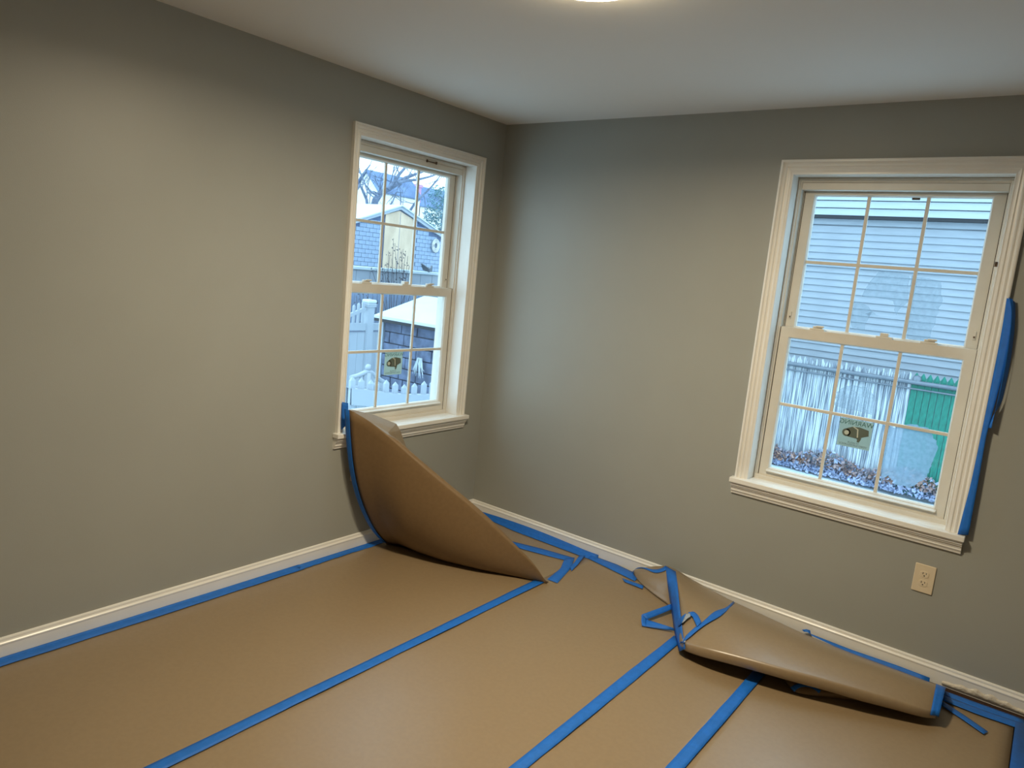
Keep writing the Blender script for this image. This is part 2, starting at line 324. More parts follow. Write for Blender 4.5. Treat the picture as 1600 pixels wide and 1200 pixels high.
# screen track outside each upper opening
# sticker with mirrored warning
def sticker(name, parent, fn, u0, u1, z0, z1, d, tilt):
    cu, cz = (u0 + u1) / 2, (z0 + z1) / 2
    def g(u, dd, z):
        x, y = u - cu, z - cz
        return fn(cu + x * math.cos(tilt) - y * math.sin(tilt), dd, cz + x * math.sin(tilt) + y * math.cos(tilt))
    s = MB().box(u0, u1, d, d + 0.0008, z0, z1).build(name, 'sticker', parent, g)
    W_, H_ = u1 - u0, z1 - z0
    P = lambda a, b: (u0 + a * W_, d - 0.0006, z0 + b * H_)
    # camera body pictogram seen from behind the sheet: lens at left, hood to the right, bracket below
    body = [(0.30, 0.36), (0.57, 0.34), (0.92, 0.50), (0.90, 0.70), (0.62, 0.76), (0.40, 0.74), (0.22, 0.64)]
    c = MB().add([P(a, b) for a, b in body], [tuple(range(7))])
    c.add([P(0.24 + 0.13 * math.cos(t), 0.50 + 0.13 * W_ / H_ * math.sin(t)) for t in [k * math.pi / 8 for k in range(16)]], [tuple(range(16))])
    c.add([P(a, b) for a, b in [(0.56, 0.36), (0.72, 0.40), (0.70, 0.30), (0.66, 0.22), (0.60, 0.22), (0.60, 0.30)]], [tuple(range(6))])
    c.build('camera_print', 'sticker_grey', parent if False else s, g, flip=False)
    l = MB(); lens = [P(0.25 + 0.075 * math.cos(t), 0.50 + 0.075 * W_ / H_ * math.sin(t)) for t in [k * math.pi / 8 for k in range(16)]]
    l.add([(p[0], p[1] - 0.0004, p[2]) for p in lens], [tuple(range(16))])
    band = [P(a, b) for a, b in [(0.40, 0.74), (0.55, 0.66), (0.58, 0.38), (0.615, 0.39), (0.59, 0.68), (0.44, 0.76)]]
    l.add([(p[0], p[1] - 0.0004, p[2]) for p in band], [tuple(range(6))])
    l.build('lens_print', 'pale_ink', s, g, flip=False)
    def text(txt, size, a, b, m):
        cu_ = bpy.data.curves.new('lettering', 'FONT'); cu_.body = txt; cu_.size = size; cu_.align_x = 'CENTER'; cu_.align_y = 'CENTER'
        to = bpy.data.objects.new('lettering', cu_); COL.objects.link(to)
        bpy.context.view_layer.update()
        me = bpy.data.meshes.new_from_object(to); bpy.data.objects.remove(to)
        pu, pd, pz = P(a, b)
        # text is printed for a reader outside: mirrored along u
        for v in me.vertices: v.co = g(pu - v.co.x, pd - 0.0003, pz + v.co.y)
        me.materials.append(M[m]); o = bpy.data.objects.new('lettering', me); COL.objects.link(o); o.parent = s; o.matrix_parent_inverse = s.matrix_basis.inverted()
        me.update()
    text('WARNING', W_ * 0.215, 0.5, 0.87, 'sticker_green')
    text('24 HOUR', W_ * 0.085, 0.5, 0.165, 'sticker_grey')
    text('VIDEO SURVEILLANCE', W_ * 0.085, 0.5, 0.085, 'sticker_grey')
    return s
a = at(1330, 655, 1, 0.110)
st = sticker('warning_sticker', None, fR, 2.098, 2.240, 0.916, 1.048, 0.1090, 0.0)
tag(st, 'pale warning sticker with grey camera, green mirrored lettering, on the outlet-wall window', 'sticker', 'warning stickers')
st = sticker('warning_sticker', None, fL, -0.755, -0.620, 0.930, 1.062, 0.1090, 0.0)
tag(st, 'pale warning sticker with camera picture on the lower sash of the corner window', 'sticker', 'warning stickers')

# small hardware seen on the heads
a = at(1431, 309, 1, 0.14)
MB().box(a.x - 0.016, a.x + 0.016, 0.150, 0.156, a.z - 0.008, a.z + 0.012).build('clip', 'vinyl_mark', up2, bevel=0.001)
a = at(675, 252, 0, -0.075)
MB().box(-0.079, -0.072, a.y - 0.04, a.y + 0.04, 2.128, 2.133).box(-0.079, -0.071, a.y - 0.04, a.y - 0.034, 2.124, 2.138).box(-0.079, -0.071, a.y + 0.034, a.y + 0.04, 2.124, 2.138).build('paint_chip', 'vinyl_mark', w1)
# condensation films on panes of the window facing the clapboards
def film(pts, m, d, parent, n=5, jit=0.006, seed=1):
    rnd = random.Random(seed); out = []
    P3 = [at(x, y, 1, d) for x, y in pts]
    for i in range(len(P3)):
        a_, b_ = P3[i], P3[(i + 1) % len(P3)]
        for k in range(n):
            t = k / n; p = a_.lerp(b_, t); p.x += rnd.uniform(-jit, jit) * 0.7; p.z += rnd.uniform(-jit, jit) * 0.7; out.append(p)
    return MB().add([(p.x, d, p.z) for p in out], [tuple(range(len(out)))]).build('condensation', m, parent, flip=False)
gx0, gx1 = gl2[0], gl2[1]
film([(1381, 664), (1398, 668), (1428, 662), (1450, 670), (1462, 688), (1465, 700), (1458, 716), (1452, 738), (1440, 752), (1420, 762), (1398, 757), (1387, 742), (1376, 752)], 'frost', 0.1045, lo2, seed=3)
film([(1308, 612), (1322, 602), (1350, 604), (1366, 616), (1362, 648), (1340, 642), (1304, 634)], 'frost_thin', 0.1045, lo2, seed=4)
film([(1350, 492), (1362, 486), (1350, 516), (1329, 512), (1330, 470), (1352, 475), (1372, 494)], 'frost_thin', 0.1435, up2, seed=5)
film([(1424, 430), (1470, 440), (1472, 470), (1462, 500), (1450, 536), (1416, 528)], 'frost_thin', 0.1435, up2, seed=6)
film([(1374, 422), (1422, 430), (1418, 470), (1400, 492), (1396, 470), (1345, 462)], 'frost_thin', 0.1435, up2, seed=7)
# scuffs on the right side of the frame
a = at(1557, 413, 1, -0.012)
MB().box(a.x - 0.006, a.x + 0.004, -0.0125, -0.011, a.z - 0.010, a.z + 0.010).build('scuff', 'vinyl_mark', w2)

# ================================================================ OUTLETS
def outlet(loc, fn, label):
    e = empty('wall_outlet', loc)
    g = lambda a, d, z: fn(a, d, z)
    MB().box(-0.040, 0.040, -0.006, -0.0002, -0.0625, 0.0625).build('cover_plate', 'plate', e, g, bevel=0.003)
    for zc in (0.020, -0.020):
        pts = [(0.0165 * max(-1, min(1, 1.25 * math.cos(t))), 0.0145 * math.sin(t)) for t in [2 * math.pi * k / 20 for k in range(20)]]
        s = MB().hexa([(x, -0.0045, zc + z) for x, z in pts], [(x, -0.0078, zc + z) for x, z in pts]).build('socket', 'plate', e, g, bevel=0.0006)
        MB().box(-0.0075, -0.005, -0.0081, -0.007, zc + 0.000, zc + 0.009).box(0.005, 0.0075, -0.0081, -0.007, zc + 0.001, zc + 0.008).build('slot', 'slot', s, g)
        hp = [(0.0028 * math.cos(t), 0.0028 * math.sin(t)) for t in [2 * math.pi * k / 10 for k in range(10)]]
        MB().hexa([(x, -0.007, zc - 0.006 + z) for x, z in hp], [(x, -0.0081, zc - 0.006 + z) for x, z in hp]).build('ground_hole', 'slot', s, g)
    hp = [(0.0022 * math.cos(t), 0.0022 * math.sin(t)) for t in [2 * math.pi * k / 10 for k in range(10)]]
    MB().hexa([(x, -0.005, z) for x, z in hp], [(x, -0.0068, z) for x, z in hp]).build('screw', 'plate', e, g)
    tag(e, label, 'outlet'); return e
OX, OZ = 2.560, 0.436
outlet((OX, 0, OZ), lambda a, d, z: (OX + a, d, OZ + z), 'cream duplex wall outlet below the clapboard-facing window')
outlet((0, -1.005, 0.455), lambda a, d, z: (-d, -1.005 + a, 0.455 + z), 'cream wall outlet mostly hidden behind the tall lifted paper flap')

# ================================================================ CEILING LAMP
LX, LY = 1.634, -1.675
lamp = empty('ceiling_lamp', (LX, LY, H))
MB().lathe([(0.0, H - 0.001), (0.158, H - 0.001), (0.162, H - 0.006), (0.160, H - 0.016), (0.153, H - 0.020), (0.150, H - 0.014)], (LX, LY, 0), 48).build('trim_ring', 'trim', lamp)
MB().lathe([(0.151, H - 0.014), (0.150, H - 0.032), (0.146, H - 0.036), (0.08, H - 0.037), (0.0005, H - 0.038)], (LX, LY, 0), 48).build('diffuser', 'lamp', lamp)
al = bpy.data.lights.new('lamp_light', 'AREA'); al.shape = 'DISK'; al.size = 0.27; al.energy = LAMP_WATTS; al.color = (1.0, 0.86, 0.63); al.spread = math.radians(168)
lo_ = bpy.data.objects.new('lamp_light', al); COL.objects.link(lo_); lo_.parent = lamp; lo_.location = (0, 0, -0.040)
tag(lamp, 'round flush ceiling lamp glowing warm at the top edge', 'lamp')

# ================================================================ PAPER ON THE FLOOR
def rz(x, y, s=0):
    return 0.0012 * (math.sin(x * 7.1 + y * 3.3 + s) * math.sin(y * 5.3 - x * 2 + s * 2) + 0.6 * math.sin(x * 17 + y * 11 + s))
def sheet(name, x0, x1, ya, yfar, z, seed, label, ny=60, nx=14, lift=None):
    rows = []
    for j in range(ny + 1):
        row = []
        for i in range(nx + 1):
            x = x0 + (x1 - x0) * i / nx; yf = yfar(x) if callable(yfar) else yfar
            y = ya + (yf - ya) * j / ny
            zz = z + rz(x, y, seed) + 0.0015
            if lift: zz += lift(x, y)
            row.append((x, y, zz))
        rows.append(row)
    o = MB().grid(rows).build(name, 'kraft', flip=False, solid=0.0004)
    return tag(o, label, 'floor paper', 'kraft sheets on the floor')
FA, FB = Vector((0.05, -0.80, 0)), Vector((0.985, -0.520, 0))       # fold line of the lifted flap
fold = lambda x: FA.y + (FB.y - FA.y) * max(0, min(1, (x - FA.x) / (FB.x - FA.x)))
def lift1(x, y):
    d = fold(x) - y
    a_ = 0.006 * math.exp(-((d - 0.16) / 0.09) ** 2) * math.exp(-((x - 0.30) / 0.22) ** 2)
    b_ = 0.004 * math.exp(-((x - 0.30 - (y + 1.4) * -0.5) / 0.05) ** 2) * math.exp(-((y + 1.15) / 0.25) ** 2)
    return a_ + b_ + 0.004 * math.exp(-((x - 0.12) / 0.05) ** 2) * (0.5 + 0.5 * math.sin(y * 9))
sheet('kraft_paper_sheet', 0.022, 0.945, YB + 0.03, fold, 0.0022, 1, 'brown kraft floor sheet along the left wall, folding up into the tall flap', 110, 40, lift1)
sheet('kraft_paper_sheet', 0.925, 1.735, YB + 0.03, -0.03, 0.0014, 2, 'brown kraft floor sheet second from the left wall, between the two widest-spaced tape strips', 80, 16)
sheet('kraft_paper_sheet', 1.700, 2.110, YB + 0.03, -0.10, 0.0022, 3, 'narrow brown kraft floor sheet showing between the two right-hand tape strips', 80, 8)
sheet('kraft_paper_sheet', 2.080, 2.965, YB + 0.03, -0.09, 0.0014, 4, 'brown kraft floor sheet furthest right, under the low rolled-up paper', 80, 16)
sheet('kraft_paper_sheet', 3.00, 3.9, YB + 0.03, -0.09, 0.0014, 6, 'brown kraft floor sheet beyond the right-hand corner tape', 20, 8)
def under(x): return -0.02
rows = []
for j in range(13):
    row = []
    for i in range(21):
        x = 0.02 + 0.96 * i / 20; y0 = fold(x) - 0.03; y = y0 + (-0.018 - y0) * j / 12
        row.append((x, y, 0.0008 + 0.5 * rz(x, y, 9)))
    rows.append(row)
tag(MB().grid(rows).build('kraft_paper_sheet', 'kraft', flip=False), 'brown kraft paper patch in the room corner behind the tall flap', 'floor paper', 'kraft sheets on the floor')

# ---- the tall lifted flap
def bez(p, t):
    p = [Vector(q) for q in p]
    while len(p) > 1: p = [p[i].lerp(p[i + 1], t) for i in range(len(p) - 1)]
    return p[0]
def resample(pts, n):
    pts = [Vector(p) for p in pts]; d = [0]
    for i in range(1, len(pts)): d.append(d[-1] + (pts[i] - pts[i - 1]).length)
    out = []
    for k in range(n + 1):
        t = d[-1] * k / n; i = 0
        while i < len(d) - 2 and d[i + 1] < t: i += 1
        s = (t - d[i]) / max(1e-9, d[i + 1] - d[i]); out.append(pts[i].lerp(pts[i + 1], s))
    return out
T3 = at(545, 640, 0, 0.095)
B3 = Vector((0.975, -0.535, 0.012))
rn = (B3 - T3); rn.z = 0; rn = Vector((-rn.y, rn.x, 0)).normalized()      # normal of the ridge plane
ridge_px = [(545, 640), (566, 651), (584, 664), (612, 688), (640, 713.5), (672, 741), (707, 770), (728, 787), (750, 806), (775, 829), (800, 853), (820, 870), (840, 889), (855, 906)]
ridge = [at_plane(x, y, T3, rn) for x, y in ridge_px]; ridge[0] = T3; ridge[-1] = B3
NR = 40; NV = 16
ridge = resample(ridge, NR)
def smooth(p, it=3):
    for _ in range(it): p = [p[0]] + [(p[i - 1] + p[i] * 2 + p[i + 1]) / 4 for i in range(1, len(p) - 1)] + [p[-1]]
    return p
ridge = smooth(ridge, 3)
bot_px = [(604, 848), (650, 863), (700, 879), (760, 892), (820, 902), (856, 909)]
bot = smooth(resample([at(x, y, 2, 0.014) for x, y in bot_px], NR), 2)
edge0 = [at(x, y, 0, 0.09) for x, y in [(604, 848), (590, 836), (576, 812), (562, 778), (553, 742), (548, 700), (546, 668), (545, 640)]]
edge0 = smooth(resample(edge0, NV), 2)
off0 = [edge0[k] - edge0[0].lerp(edge0[-1], k / NV) for k in range(NV + 1)]
rows = []
back = rn if rn.y > 0 else -rn
nface = Vector((0.22, -0.72, -0.27)).normalized()
for i in range(NR + 1):
    s = i / NR
    b_, r_ = bot[i], ridge[i]
    wv = (1 - s) ** 1.2
    hgt = (r_ - b_).length; hk = min(1, hgt / 0.35)
    root = Vector((b_.x, b_.y, 0.004)) + back * 0.045 * hk * min(1, s / 0.1)
    face = [root - back * 0.05 * hk, root - back * 0.02 * hk]
    for p in face: p.z = 0.0035
    fc = []
    for k in range(NV + 1):
        v = k / NV
        p = root.lerp(r_, v) + off0[k] * wv
        p = p + nface * 0.052 * hk * math.sin(math.pi * v ** 0.62) * min(1, s / 0.25)
        fc.append(p)
    col = fc[:]
    rr = 0.024 * min(1, hgt / 0.25) * (0.3 + 0.7 * min(1, s / 0.12))
    bk = []
    for k in range(1, 7):
        th = math.pi * k / 7
        bk.append(r_ + back * rr * (1 - math.cos(th)) + Vector((0, 0, 1)) * rr * 0.8 * math.sin(th))
    e_ = bk[-1]
    fl = Vector((r_.x + back.x * 0.16 * hk, min(-0.05, r_.y + back.y * 0.16 * hk), 0.004))
    if fl.y < root.y + 0.02: fl.y = root.y + 0.02
    for k in range(1, 11):
        t = k / 10; bk.append(e_.lerp(fl, t) + back * 0.03 * math.sin(math.pi * t) * hk)
    q = min(1, s / 0.22); q = q * q * (3 - 2 * q)
    for k, p in enumerate(bk):                       # at the side edge the back follows the face, so the sheet ends there
        vv = NV * (1 - k / (len(bk) - 1)); i0 = min(NV - 1, int(vv)); f_ = fc[i0].lerp(fc[i0 + 1], vv - i0) + Vector((0, 0.003, 0))
        col.append(f_.lerp(p, q))
    for p in col:
        if p.x < 0.052: p.x = 0.052
        if p.z < 0.0030: p.z = 0.0030
    rows.append(col)
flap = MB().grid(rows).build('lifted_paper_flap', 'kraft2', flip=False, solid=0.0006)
tag(flap, 'tall brown paper flap peeled off the floor and leaning up against the corner window sill', 'paper flap')
# folded corner panel resting on the stool behind the ridge
K = ridge[4] + Vector((0, 0, 0.004)); U = at(619, 662, 0, 0.062); V = at(625, 672, 0, 0.072); Wp = at(641, 716, 0, 0.105)
Z1 = ridge[11] + Vector((-0.01, 0.02, -0.01)); Tm = at(584, 648, 0, 0.066)
pts = [T3 + Vector((0, 0.004, 0.002)), Tm, U, V, Wp, Z1, ridge[8] + Vector((-.01, 0.02, 0)), K]
ctr = sum(pts, Vector()) / len(pts) + Vector((0.004, -0.006, 0.0))
mb = MB()
ring1 = [p.lerp(ctr, 0.0) for p in pts]; ring2 = [p.lerp(ctr, 0.5) + Vector((0.006, -0.006, 0)) for p in pts]
mb.grid([ring1, ring2, [ctr] * len(pts)], False, True)
MBo = mb.build('folded_corner', 'kraft', flap, flip=False, solid=0.0006)
# blue tape along the flap's side edge
rows = []
for k in range(NV + 1):
    a_ = rows_p = None
    p = edge0[k]; q = Vector((p.x, p.y, p.z))
    if q.x < 0.052: q.x = 0.052
    rows.append([q + Vector((-0.024, -0.008, 0.0)), q + Vector((-0.012, -0.008, 0)), q + Vector((0.000, -0.0045, 0.0)), q + Vector((0.010, -0.0055, 0.0))])
MB().grid(rows).build('edge_tape', 'tape', flap, flip=False, solid=0.0004)

# ---------------------------------------------------------------- tapes
def tape(ptsL, ptsR, label, m='tape', name='painters_tape', group=None, parent=None, n=None, th=0.0004):
    rows = []
    for a_, b_ in zip(ptsL, ptsR):
        a_, b_ = Vector(a_), Vector(b_); rows.append([a_, a_.lerp(b_, 0.33), a_.lerp(b_, 0.67), b_])
    o = MB().grid(rows).build(name, m, parent, flip=False, solid=th)
    if not parent: tag(o, label, 'tape', group or 'blue painter tape pieces')
    return o
def strip(xc, y0, y1, hw, z, seed, label):
    rnd = random.Random(seed); L, R = [], []; n = 60; wl = wr = 0
    for i in range(n + 1):
        y = y0 + (y1 - y0) * i / n
        wl = wl * 0.8 + rnd.uniform(-0.001, 0.001); wr = wr * 0.8 + rnd.uniform(-0.0012, 0.0012)
        L.append((xc - hw + wl, y, z + 0.3 * rz(xc, y, seed))); R.append((xc + hw + wr, y, z + 0.3 * rz(xc, y, seed)))
    return tape(L, R, label)
strip(0.938, YB + 0.05, -0.515, 0.024, 0.0085, 1, 'long blue floor tape strip nearest the left wall, ending at the tall flap tip')
strip(1.717, YB + 0.05, -0.53, 0.024, 0.0085, 2, 'long blue tape strip on the floor paper, middle one, ending at the tangled ribbons')
strip(2.090, YB + 0.05, -0.50, 0.024, 0.0085, 3, 'long blue tape strip on the floor paper, rightmost, running under the low paper roll')
def ltape(y0, y1, x1, zt, label, seed):
    rnd = random.Random(seed); rows = []
    n = 50; wob = 0
    for i in range(n + 1):
        y = y0 + (y1 - y0) * i / n; wob = wob * 0.8 + rnd.uniform(-0.002, 0.002)
        rows.append([(0.0152, y, zt), (0.0165, y, 0.010), (0.03, y, 0.0085), (x1 + wob, y, 0.0085)])
    return tag(MB().grid(rows).build('painters_tape', 'tape', flip=False, solid=0.0004), label, 'tape', 'blue painter tape pieces')
ltape(YB + 0.05, -1.355, 0.070, 0.013, 'blue tape running along the foot of the left baseboard in front, nearest part', 4)
ltape(-1.375, -0.80, 0.060, 0.011, 'short darker blue tape at the left baseboard foot, leading under the tall flap', 5)
# right baseboard tape, thick first piece
rows = []
for i in range(31):
    x = 0.022 + 0.955 * i / 30; k = i / 30
    zt = 0.022 + 0.014 * math.sin(math.pi * min(1, k * 1.1)); yb = -0.028 - 0.045 * min(1, k * 2.5) + 0.0 * k
    rows.append([(x, -0.0152, zt), (x, -0.017, 0.012), (x, -0.030, 0.0055), (x, yb, 0.0045)])
tag(MB().grid(rows).build('painters_tape', 'tape', flip=False, solid=0.0004), 'dark blue tape climbing the window-wall baseboard from the room corner', 'tape', 'blue painter tape pieces')
Z = 0.0045
def ft(L, R, label, z=Z, seed=0, name='painters_tape'):
    L = resample([at(x, y, 2, z) for x, y in L], 10); R = resample([at(x, y, 2, z) for x, y in R], 10)
    for p in L + R: p.y = min(p.y, -0.016)
    return tape(L, R, label, name=name)
ft([(930, 865), (960, 880), (1000, 899)], [(918, 872), (955, 890), (992, 908)], 'blue floor tape joining the corner tape to the rolled paper along the baseboard', 0.007)
ft([(972, 903), (1006, 915)], [(976, 909), (1004, 920)], 'tiny blue tape tab poking out beside the left end of the low roll', 0.008)
ft([(797, 845), (850, 858), (898, 872)], [(810, 856), (850, 867), (882, 875)], 'blue tape strip lying across the corner paper behind the tall flap', 0.005)
ft([(898, 871), (892, 888), (871, 911)], [(882, 873), (876, 888), (855, 905)], 'blue tape piece turning from the corner strip down to the flap tip', 0.0065)
ft([(914, 868), (903, 882), (893, 892)], [(905, 868), (898, 878), (890, 886)], 'small slanting blue tape bridging corner strip and baseboard tape', 0.0095)
ft([(1472, 1078), (1530, 1099), (1600, 1124)], [(1472, 1085), (1530, 1107), (1600, 1134)], 'blue floor tape nearest the baseboard at the right edge', 0.006)
ft([(1476, 1087), (1530, 1107), (1600, 1131)], [(1472, 1094), (1530, 1117), (1600, 1141)], 'blue floor tape at the right edge, second out from the baseboard', 0.0085)
ft([(1474, 1096), (1508, 1118), (1544, 1143)], [(1469, 1101), (1504, 1124), (1537, 1147)], 'short loose blue tape slanting out onto the paper at the right', 0.009)
MBv = [Vector((2.968, -0.11, 0.010)), Vector((2.968, -1.2, 0.010)), Vector((2.968, YB + 0.1, 0.010))]
tape(MBv, [p + Vector((0.06, 0, 0)) for p in MBv], 'blue floor tape at the far right edge, running towards the camera')
# tape pinning the flap to the casing
pl_ = [at(534.5, 628, 0, 0.024), at(533.6, 648, 0, 0.026), at(533.2, 672, 0, 0.028)]
pr_ = [at(544, 630, 0, 0.030), at(544, 650, 0, 0.045), at(541.5, 664, 0, 0.048)]
tape(resample(pl_, 8), resample(pr_, 8), 'blue tape patch holding the tall flap against the corner window casing')
# tape peeling off the side of the right window casing
L_ = [(1573, 466), (1568, 500), (1560, 545), (1549, 600), (1541, 640), (1533, 680), (1517, 756), (1496, 835)]
R_ = [(1582, 467), (1584, 500), (1578, 540), (1563, 600), (1552, 640), (1541, 680), (1529, 750), (1513, 836)]
L3 = [at(x, y, 1, -0.024) for x, y in L_]; R3 = [at(x, y, 1, -0.030) for x, y in R_]
tape(smooth(resample(L3, 30), 2), smooth(resample(R3, 30), 2), 'long blue tape strip peeling off the side of the clapboard-facing window casing')
L_ = [(1576, 464), (1581, 480), (1579, 510), (1572, 560), (1560, 620), (1549, 669)]
R_ = [(1586, 472), (1587, 490), (1585, 520), (1578, 570), (1566, 630), (1538, 668)]
L3 = [at(x, y, 1, -0.040) for x, y in L_]; R3 = [at(x, y, 1, -0.014) for x, y in R_]
tape(smooth(resample(L3, 24), 2), smooth(resample(R3, 24), 2), 'doubled-over blue tape bulging off the wall beside the clapboard-facing window')

# ---- the low rolled paper by the window wall
cols = [((988, 893), (990, 898), .008), ((1000, 888), (1003, 912), .012), ((1020, 885), (1025, 929), .016), ((1042, 884), (1047, 943), .02), ((1052, 888), (1056, 962), .03), ((1062, 893), (1060, 985), .05),
        ((1075, 902), (1065, 1003), .075), ((1110, 921), (1110, 1012), .105), ((1145, 940), (1168, 1027), .115), ((1195, 962), (1232, 1045), .115), ((1250, 988), (1300, 1063), .11),
        ((1330, 1022), (1350, 1078), .10), ((1385, 1044), (1395, 1091), .09), ((1425, 1058), (1428, 1102), .08), ((1450, 1068), (1446, 1108), .072), ((1473, 1080), (1464, 1111), .065)]
tp = [at(c[0][0], c[0][1], 1, -0.036 if c[0][0] < 1240 else -0.050) for c in cols]; bt = [at(c[1][0], c[1][1], 2, c[2]) for c in cols]
for p in tp: p.z = max(p.z, 0.012)
NU = 60
# keep columns paired: resample by index
def byidx(p, n):
    out = []
    for k in range(n + 1):
        t = (len(p) - 1) * k / n; i = min(int(t), len(p) - 2); out.append(p[i].lerp(p[i + 1], t - i))
    return out
tp = smooth(byidx(tp, NU), 2); bt = smooth(byidx(bt, NU), 2)
rows = []
for i in range(NU + 1):
    a_, b_ = tp[i], bt[i]; wdt = (a_ - b_).length; col = []
    bul = min(0.045, 0.12 * wdt)
    col.append(a_ + Vector((0, 0.008, -0.010)))
    for k in range(13):
        v = k / 12; p = a_.lerp(b_, v); p.z += bul * math.sin(math.pi * v ** 1.2); col.append(p)
    dirn = (b_ - a_); dirn.z = 0; dirn.normalize(); r_ = min(0.024, b_.z * 0.24)
    c_ = b_ - Vector((0, 0, r_)) 
    for k in range(1, 9):
        th = math.pi * k / 8 * 0.95; p = c_ + Vector((0, 0, 1)) * r_ * math.cos(th) + dirn * r_ * 0.6 * math.sin(th); col.append(p)
    for k in range(1, 5): col.append(col[-1] - dirn * min(0.02, wdt * 0.06) + Vector((0, 0, 0.004)))
    for p in col: p.z = max(p.z, 0.0095)
    rows.append(col)
roll = MB().grid(rows).build('rolled_paper_flap', 'kraft', flip=False, solid=0.0006)
tag(roll, 'low half-rolled brown paper lying along the baseboard under the clapboard-facing window', 'paper flap')
eb_ = [[p + Vector((0.0, -0.004, 0.003)) + (Vector((0, 0, 0.003))) for p in rows[i][1:19]] for i in (NU - 2, NU - 1, NU)]
eb_.append([p + Vector((0.010, 0, 0)) for p in eb_[-1]])
MB().grid(eb_).build('end_tape', 'tape', roll, flip=False, solid=0.0004)
bpy.context.view_layer.update()
dg = bpy.context.evaluated_depsgraph_get()
bvh = BVHTree.FromObject(roll, dg)
def onroll(px, py, off=0.003, zf=0.02):
    d = ray(px, py).normalized(); h = bvh.ray_cast(CAM, d)
    if h[0] is not None and (h[0] - CAM).length < 4.6: return h[0] - d * off
    q = at(px, py, 1, -0.06)
    return q if q.z > 0.03 else at(px, py, 2, zf)
def rt(L, R, label, off=0.003, zf=0.02, n=16, m='tape', parent=None, name='painters_tape'):
    def rs(P):
        P = [Vector((x, y, 0)) for x, y in P]; return resample(P, n)
    L3 = [onroll(p.x, p.y, off, zf) for p in rs(L)]; R3 = [onroll(p.x, p.y, off, zf) for p in rs(R)]
    return tape(smooth(L3, 2), smooth(R3, 2), label, m=m, parent=parent, name=name)
rt([(1040, 884), (1042, 905), (1045, 930), (1050, 960), (1053, 985), (1061, 1018)], [(1056, 893), (1059, 915), (1061, 940), (1064, 965), (1067, 992), (1071, 1014)], 'wide blue ribbon of tape hanging over the left end of the low roll', 0.016)
rt([(990, 893), (993, 887), (1005, 886), (1020, 890), (1032, 889), (1040, 884)], [(988, 897), (990, 889), (1006, 888), (1024, 896), (1040, 892), (1044, 888)], 'thin blue tape along the top lip of the low roll', 0.010, m='tape')
rt([(1146, 939), (1134, 951), (1118, 953), (1105, 965), (1098, 972), (1085, 980), (1071, 994)], [(1148, 942), (1128, 962), (1112, 970), (1100, 977), (1088, 986), (1076, 997), (1066, 1004)], 'blue tape strip stuck slanting across the top of the low roll', 0.015)
rt([(1075, 957), (1084, 955), (1091, 961), (1096, 972)], [(1078, 961), (1082, 963), (1085, 970), (1089, 979)], 'curled blue tape end crossing to the slanting strip on the low roll', 0.022)
rt([(1064, 966), (1072, 959), (1078, 958)], [(1066, 974), (1073, 967), (1079, 963)], 'greyish sticky back of a twisted tape loop on the low roll', 0.026, m='tape_back')
rt([(1053, 978), (1058, 968), (1064, 964), (1072, 958)], [(1053, 982), (1062, 978), (1066, 972), (1070, 962)], 'blue twisted tape loop crossing over the wide hanging ribbon', 0.030)
# bow-shaped loop on the floor left of the ribbon
def floop(L, R, label, zl, zr):
    n = 10
    L3 = resample([at(x, y, 2, z) for (x, y), z in zip(L, zl)], n); R3 = resample([at(x, y, 2, z) for (x, y), z in zip(R, zr)], n)
    return tape(L3, R3, label)
floop([(1050, 943), (1003, 960)], [(1050, 952), (1011, 968)], 'upper arm of the pointed blue tape loop beside the low roll', [.040, .034], [.028, .018])
floop([(1011, 968), (1052, 981)], [(1003, 978), (1055, 986)], 'lower arm of the pointed blue tape loop beside the low roll', [.018, .030], [.0095, .014])
floop([(1002.5, 960), (1002, 970), (1003, 978)], [(1011, 968), (1010, 970), (1010, 979)], 'folded tip of the pointed blue tape loop beside the low roll', [.034, .022, .010], [.018, .016, .010])
rt([(1067, 998), (1072, 996)], [(1066, 1006), (1071, 1003)], 'whitish torn tape scrap at the left tip of the low roll', 0.008, m='tape_back')
rt([(1060, 1008), (1066, 1014)], [(1064, 1002), (1071, 1004)], 'blue tape tip folded under the left corner of the low roll', 0.020)
# tape around the right end, and along the baseboard side
L3 = [at(x, y, 1, -0.030) for x, y in [(1266, 990), (1330, 1015), (1400, 1039), (1453, 1059)]]
R3 = [at(x, y, 1, -0.047) for x, y in [(1268, 993), (1330, 1022), (1400, 1051), (1452, 1068)]]
tape(resample(L3, 12), resample(R3, 12), 'dark blue tape strip standing between the low roll and the baseboard')
L3 = [at(x, y, 1, -0.030) for x, y in [(1253, 984), (1260, 983), (1266, 985)]]
R3 = [at(x, y, 1, -0.040) for x, y in [(1256, 987), (1262, 988), (1267, 992)]]
tape(L3, R3, 'tiny curled blue tape tab at the baseboard behind the low roll')
